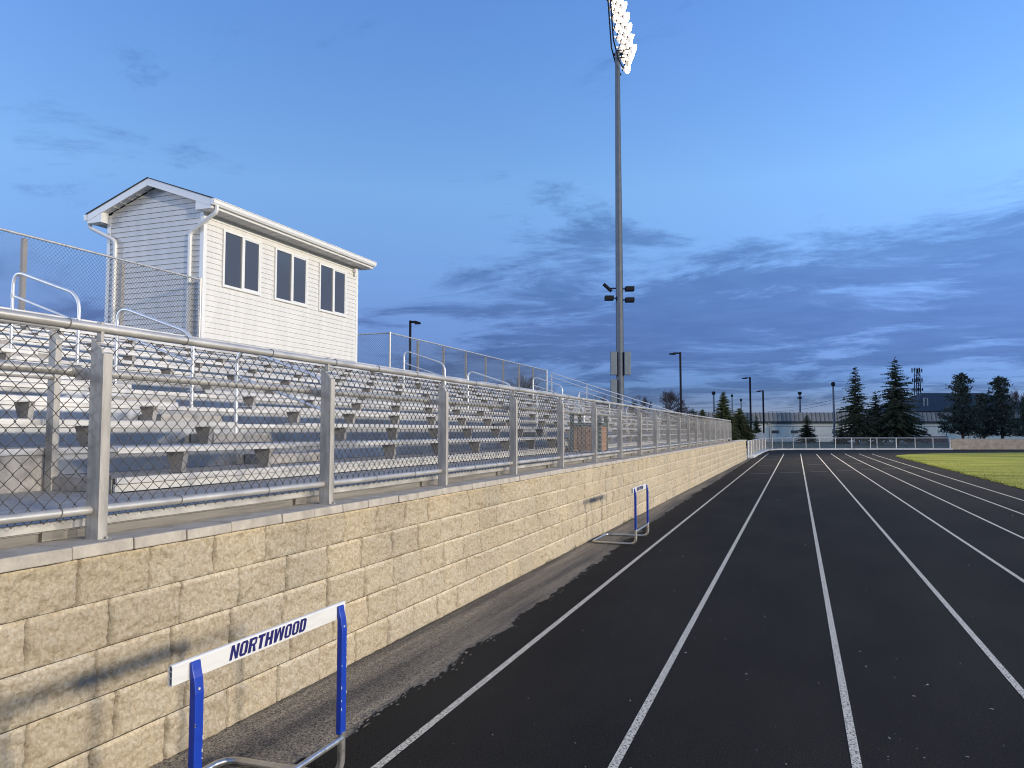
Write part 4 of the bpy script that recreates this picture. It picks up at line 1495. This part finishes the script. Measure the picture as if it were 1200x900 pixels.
# cloud layers: direction projected onto a flat layer overhead
den = math_n('ADD', math_n('MAXIMUM', Z, 0.0), .10)
cx_ = math_n('DIVIDE', sep.outputs[0], den)
cy_ = math_n('DIVIDE', sep.outputs[1], den)
cmb = N.new('ShaderNodeCombineXYZ'); L.new(cx_, cmb.inputs[0]); L.new(cy_, cmb.inputs[1])
mp = N.new('ShaderNodeMapping'); mp.inputs['Location'].default_value = (10.2, 3.7, 0); mp.inputs['Rotation'].default_value = (0, 0, R(25)); mp.inputs['Scale'].default_value = (.85, 1.25, 1)
L.new(cmb.outputs[0], mp.inputs[0])
n1 = N.new('ShaderNodeTexNoise'); n1.inputs['Scale'].default_value = 1.15; n1.inputs['Detail'].default_value = 10; n1.inputs['Roughness'].default_value = .69; n1.inputs['Distortion'].default_value = .45
L.new(mp.outputs[0], n1.inputs['Vector'])
# more cloud low down and towards the right of the view
vx = math_n('ADD', math_n('MULTIPLY', sep.outputs[0], CS), math_n('MULTIPLY', sep.outputs[1], SN))   # right of heading
gz = math_n('DIVIDE', math_n('SUBTRACT', Z, math_n('ADD', .125, math_n('MULTIPLY', vx, .07))), .085)
bank = math_n('POWER', 2.718, math_n('MULTIPLY', math_n('MULTIPLY', gz, gz), -1.0))
sm = N.new('ShaderNodeMapRange'); sm.interpolation_type = 'SMOOTHSTEP'
sm.inputs['From Min'].default_value = -.22; sm.inputs['From Max'].default_value = .22
L.new(vx, sm.inputs['Value'])
up = math_n('MULTIPLY', math_n('SUBTRACT', .30, Z), .22)
cov = math_n('ADD', math_n('MULTIPLY', math_n('MULTIPLY', bank, sm.outputs[0]), .20), up)
f = math_n('ADD', n1.outputs['Fac'], cov)
mr = N.new('ShaderNodeMapRange'); mr.interpolation_type = 'SMOOTHSTEP'
mr.inputs['From Min'].default_value = .545; mr.inputs['From Max'].default_value = .71
L.new(f, mr.inputs['Value'])
n2 = N.new('ShaderNodeTexNoise'); n2.inputs['Scale'].default_value = 3.4; n2.inputs['Detail'].default_value = 6; n2.inputs['Roughness'].default_value = .6
L.new(mp.outputs[0], n2.inputs['Vector'])
cl = math_n('MULTIPLY', mr.outputs[0], math_n('ADD', .62, math_n('MULTIPLY', n2.outputs['Fac'], .62)), clamp=True)
cl = math_n('MULTIPLY', cl, math_n('MULTIPLY', Z, 60.0, clamp=True))
cloudcol = mixc(1.0, base, (.50, .535, .605), 'MULTIPLY')
skyc = mixc(cl, base, cloudcol)
L.new(skyc, bg.inputs['Color'])
bg.inputs['Strength'].default_value = .15

sun = bpy.data.lights.new('sun', 'SUN')
sun.energy = .55; sun.angle = R(12); sun.color = (.75, .85, 1.0)
so = bpy.data.objects.new('sun', sun); COL.objects.link(so)
el = R(12)
sdir = Vector((math.sin(SUN_ROT) * math.cos(el), math.cos(SUN_ROT) * math.cos(el), math.sin(el)))
so.rotation_euler = (-sdir).to_track_quat('-Z', 'Y').to_euler()


def flood(name, loc, tgt, power, size, blend, soft, col=(1.0, .90, .74)):
    l = bpy.data.lights.new(name, 'SPOT')
    l.energy = power; l.spot_size = R(size); l.spot_blend = blend; l.shadow_soft_size = soft; l.color = col
    o = bpy.data.objects.new(name, l); COL.objects.link(o)
    o.location = loc
    o.rotation_euler = (Vector(tgt) - Vector(loc)).to_track_quat('-Z', 'Y').to_euler()


flood('floodlight_across_field', (92, 3, 26), (-3, 19, 1), 1.5e5, 66, .7, 3.0)
flood('floodlight_far_corner', (84, -36, 26), (-3, 19, 1), 1.26e5, 80, .6, 3.0)
flood('added_fill_flood', (88, 55, 26), (-3, 12, 1), .57e5, 52, .6, 3.0)  # unseen extra flood, added to soften the hurdle's shadow on the wall
flood('floodlight_of_mast', tuple(MP + fdir * 1.6 + Vector((0, 0, 27))), (30, 38, 0), 2.6e4, 96, .6, .8)

cam = bpy.data.cameras.new('camera')
cam.sensor_width = 36; cam.lens = 27.0; cam.clip_start = .05; cam.clip_end = 4000
co = bpy.data.objects.new('camera', cam); COL.objects.link(co)
co.location = (0, 0, 1.5)
co.rotation_euler = (R(90) + math.atan(55 / 900), 0, PSI)
SC.camera = co
SC.cycles.filter_width = 1.05
SC.render.resolution_x, SC.render.resolution_y = 1024, 768
SC.view_settings.view_transform = 'Standard'
SC.view_settings.look = 'None'
SC.view_settings.exposure = 1.0
SC.view_settings.gamma = 1
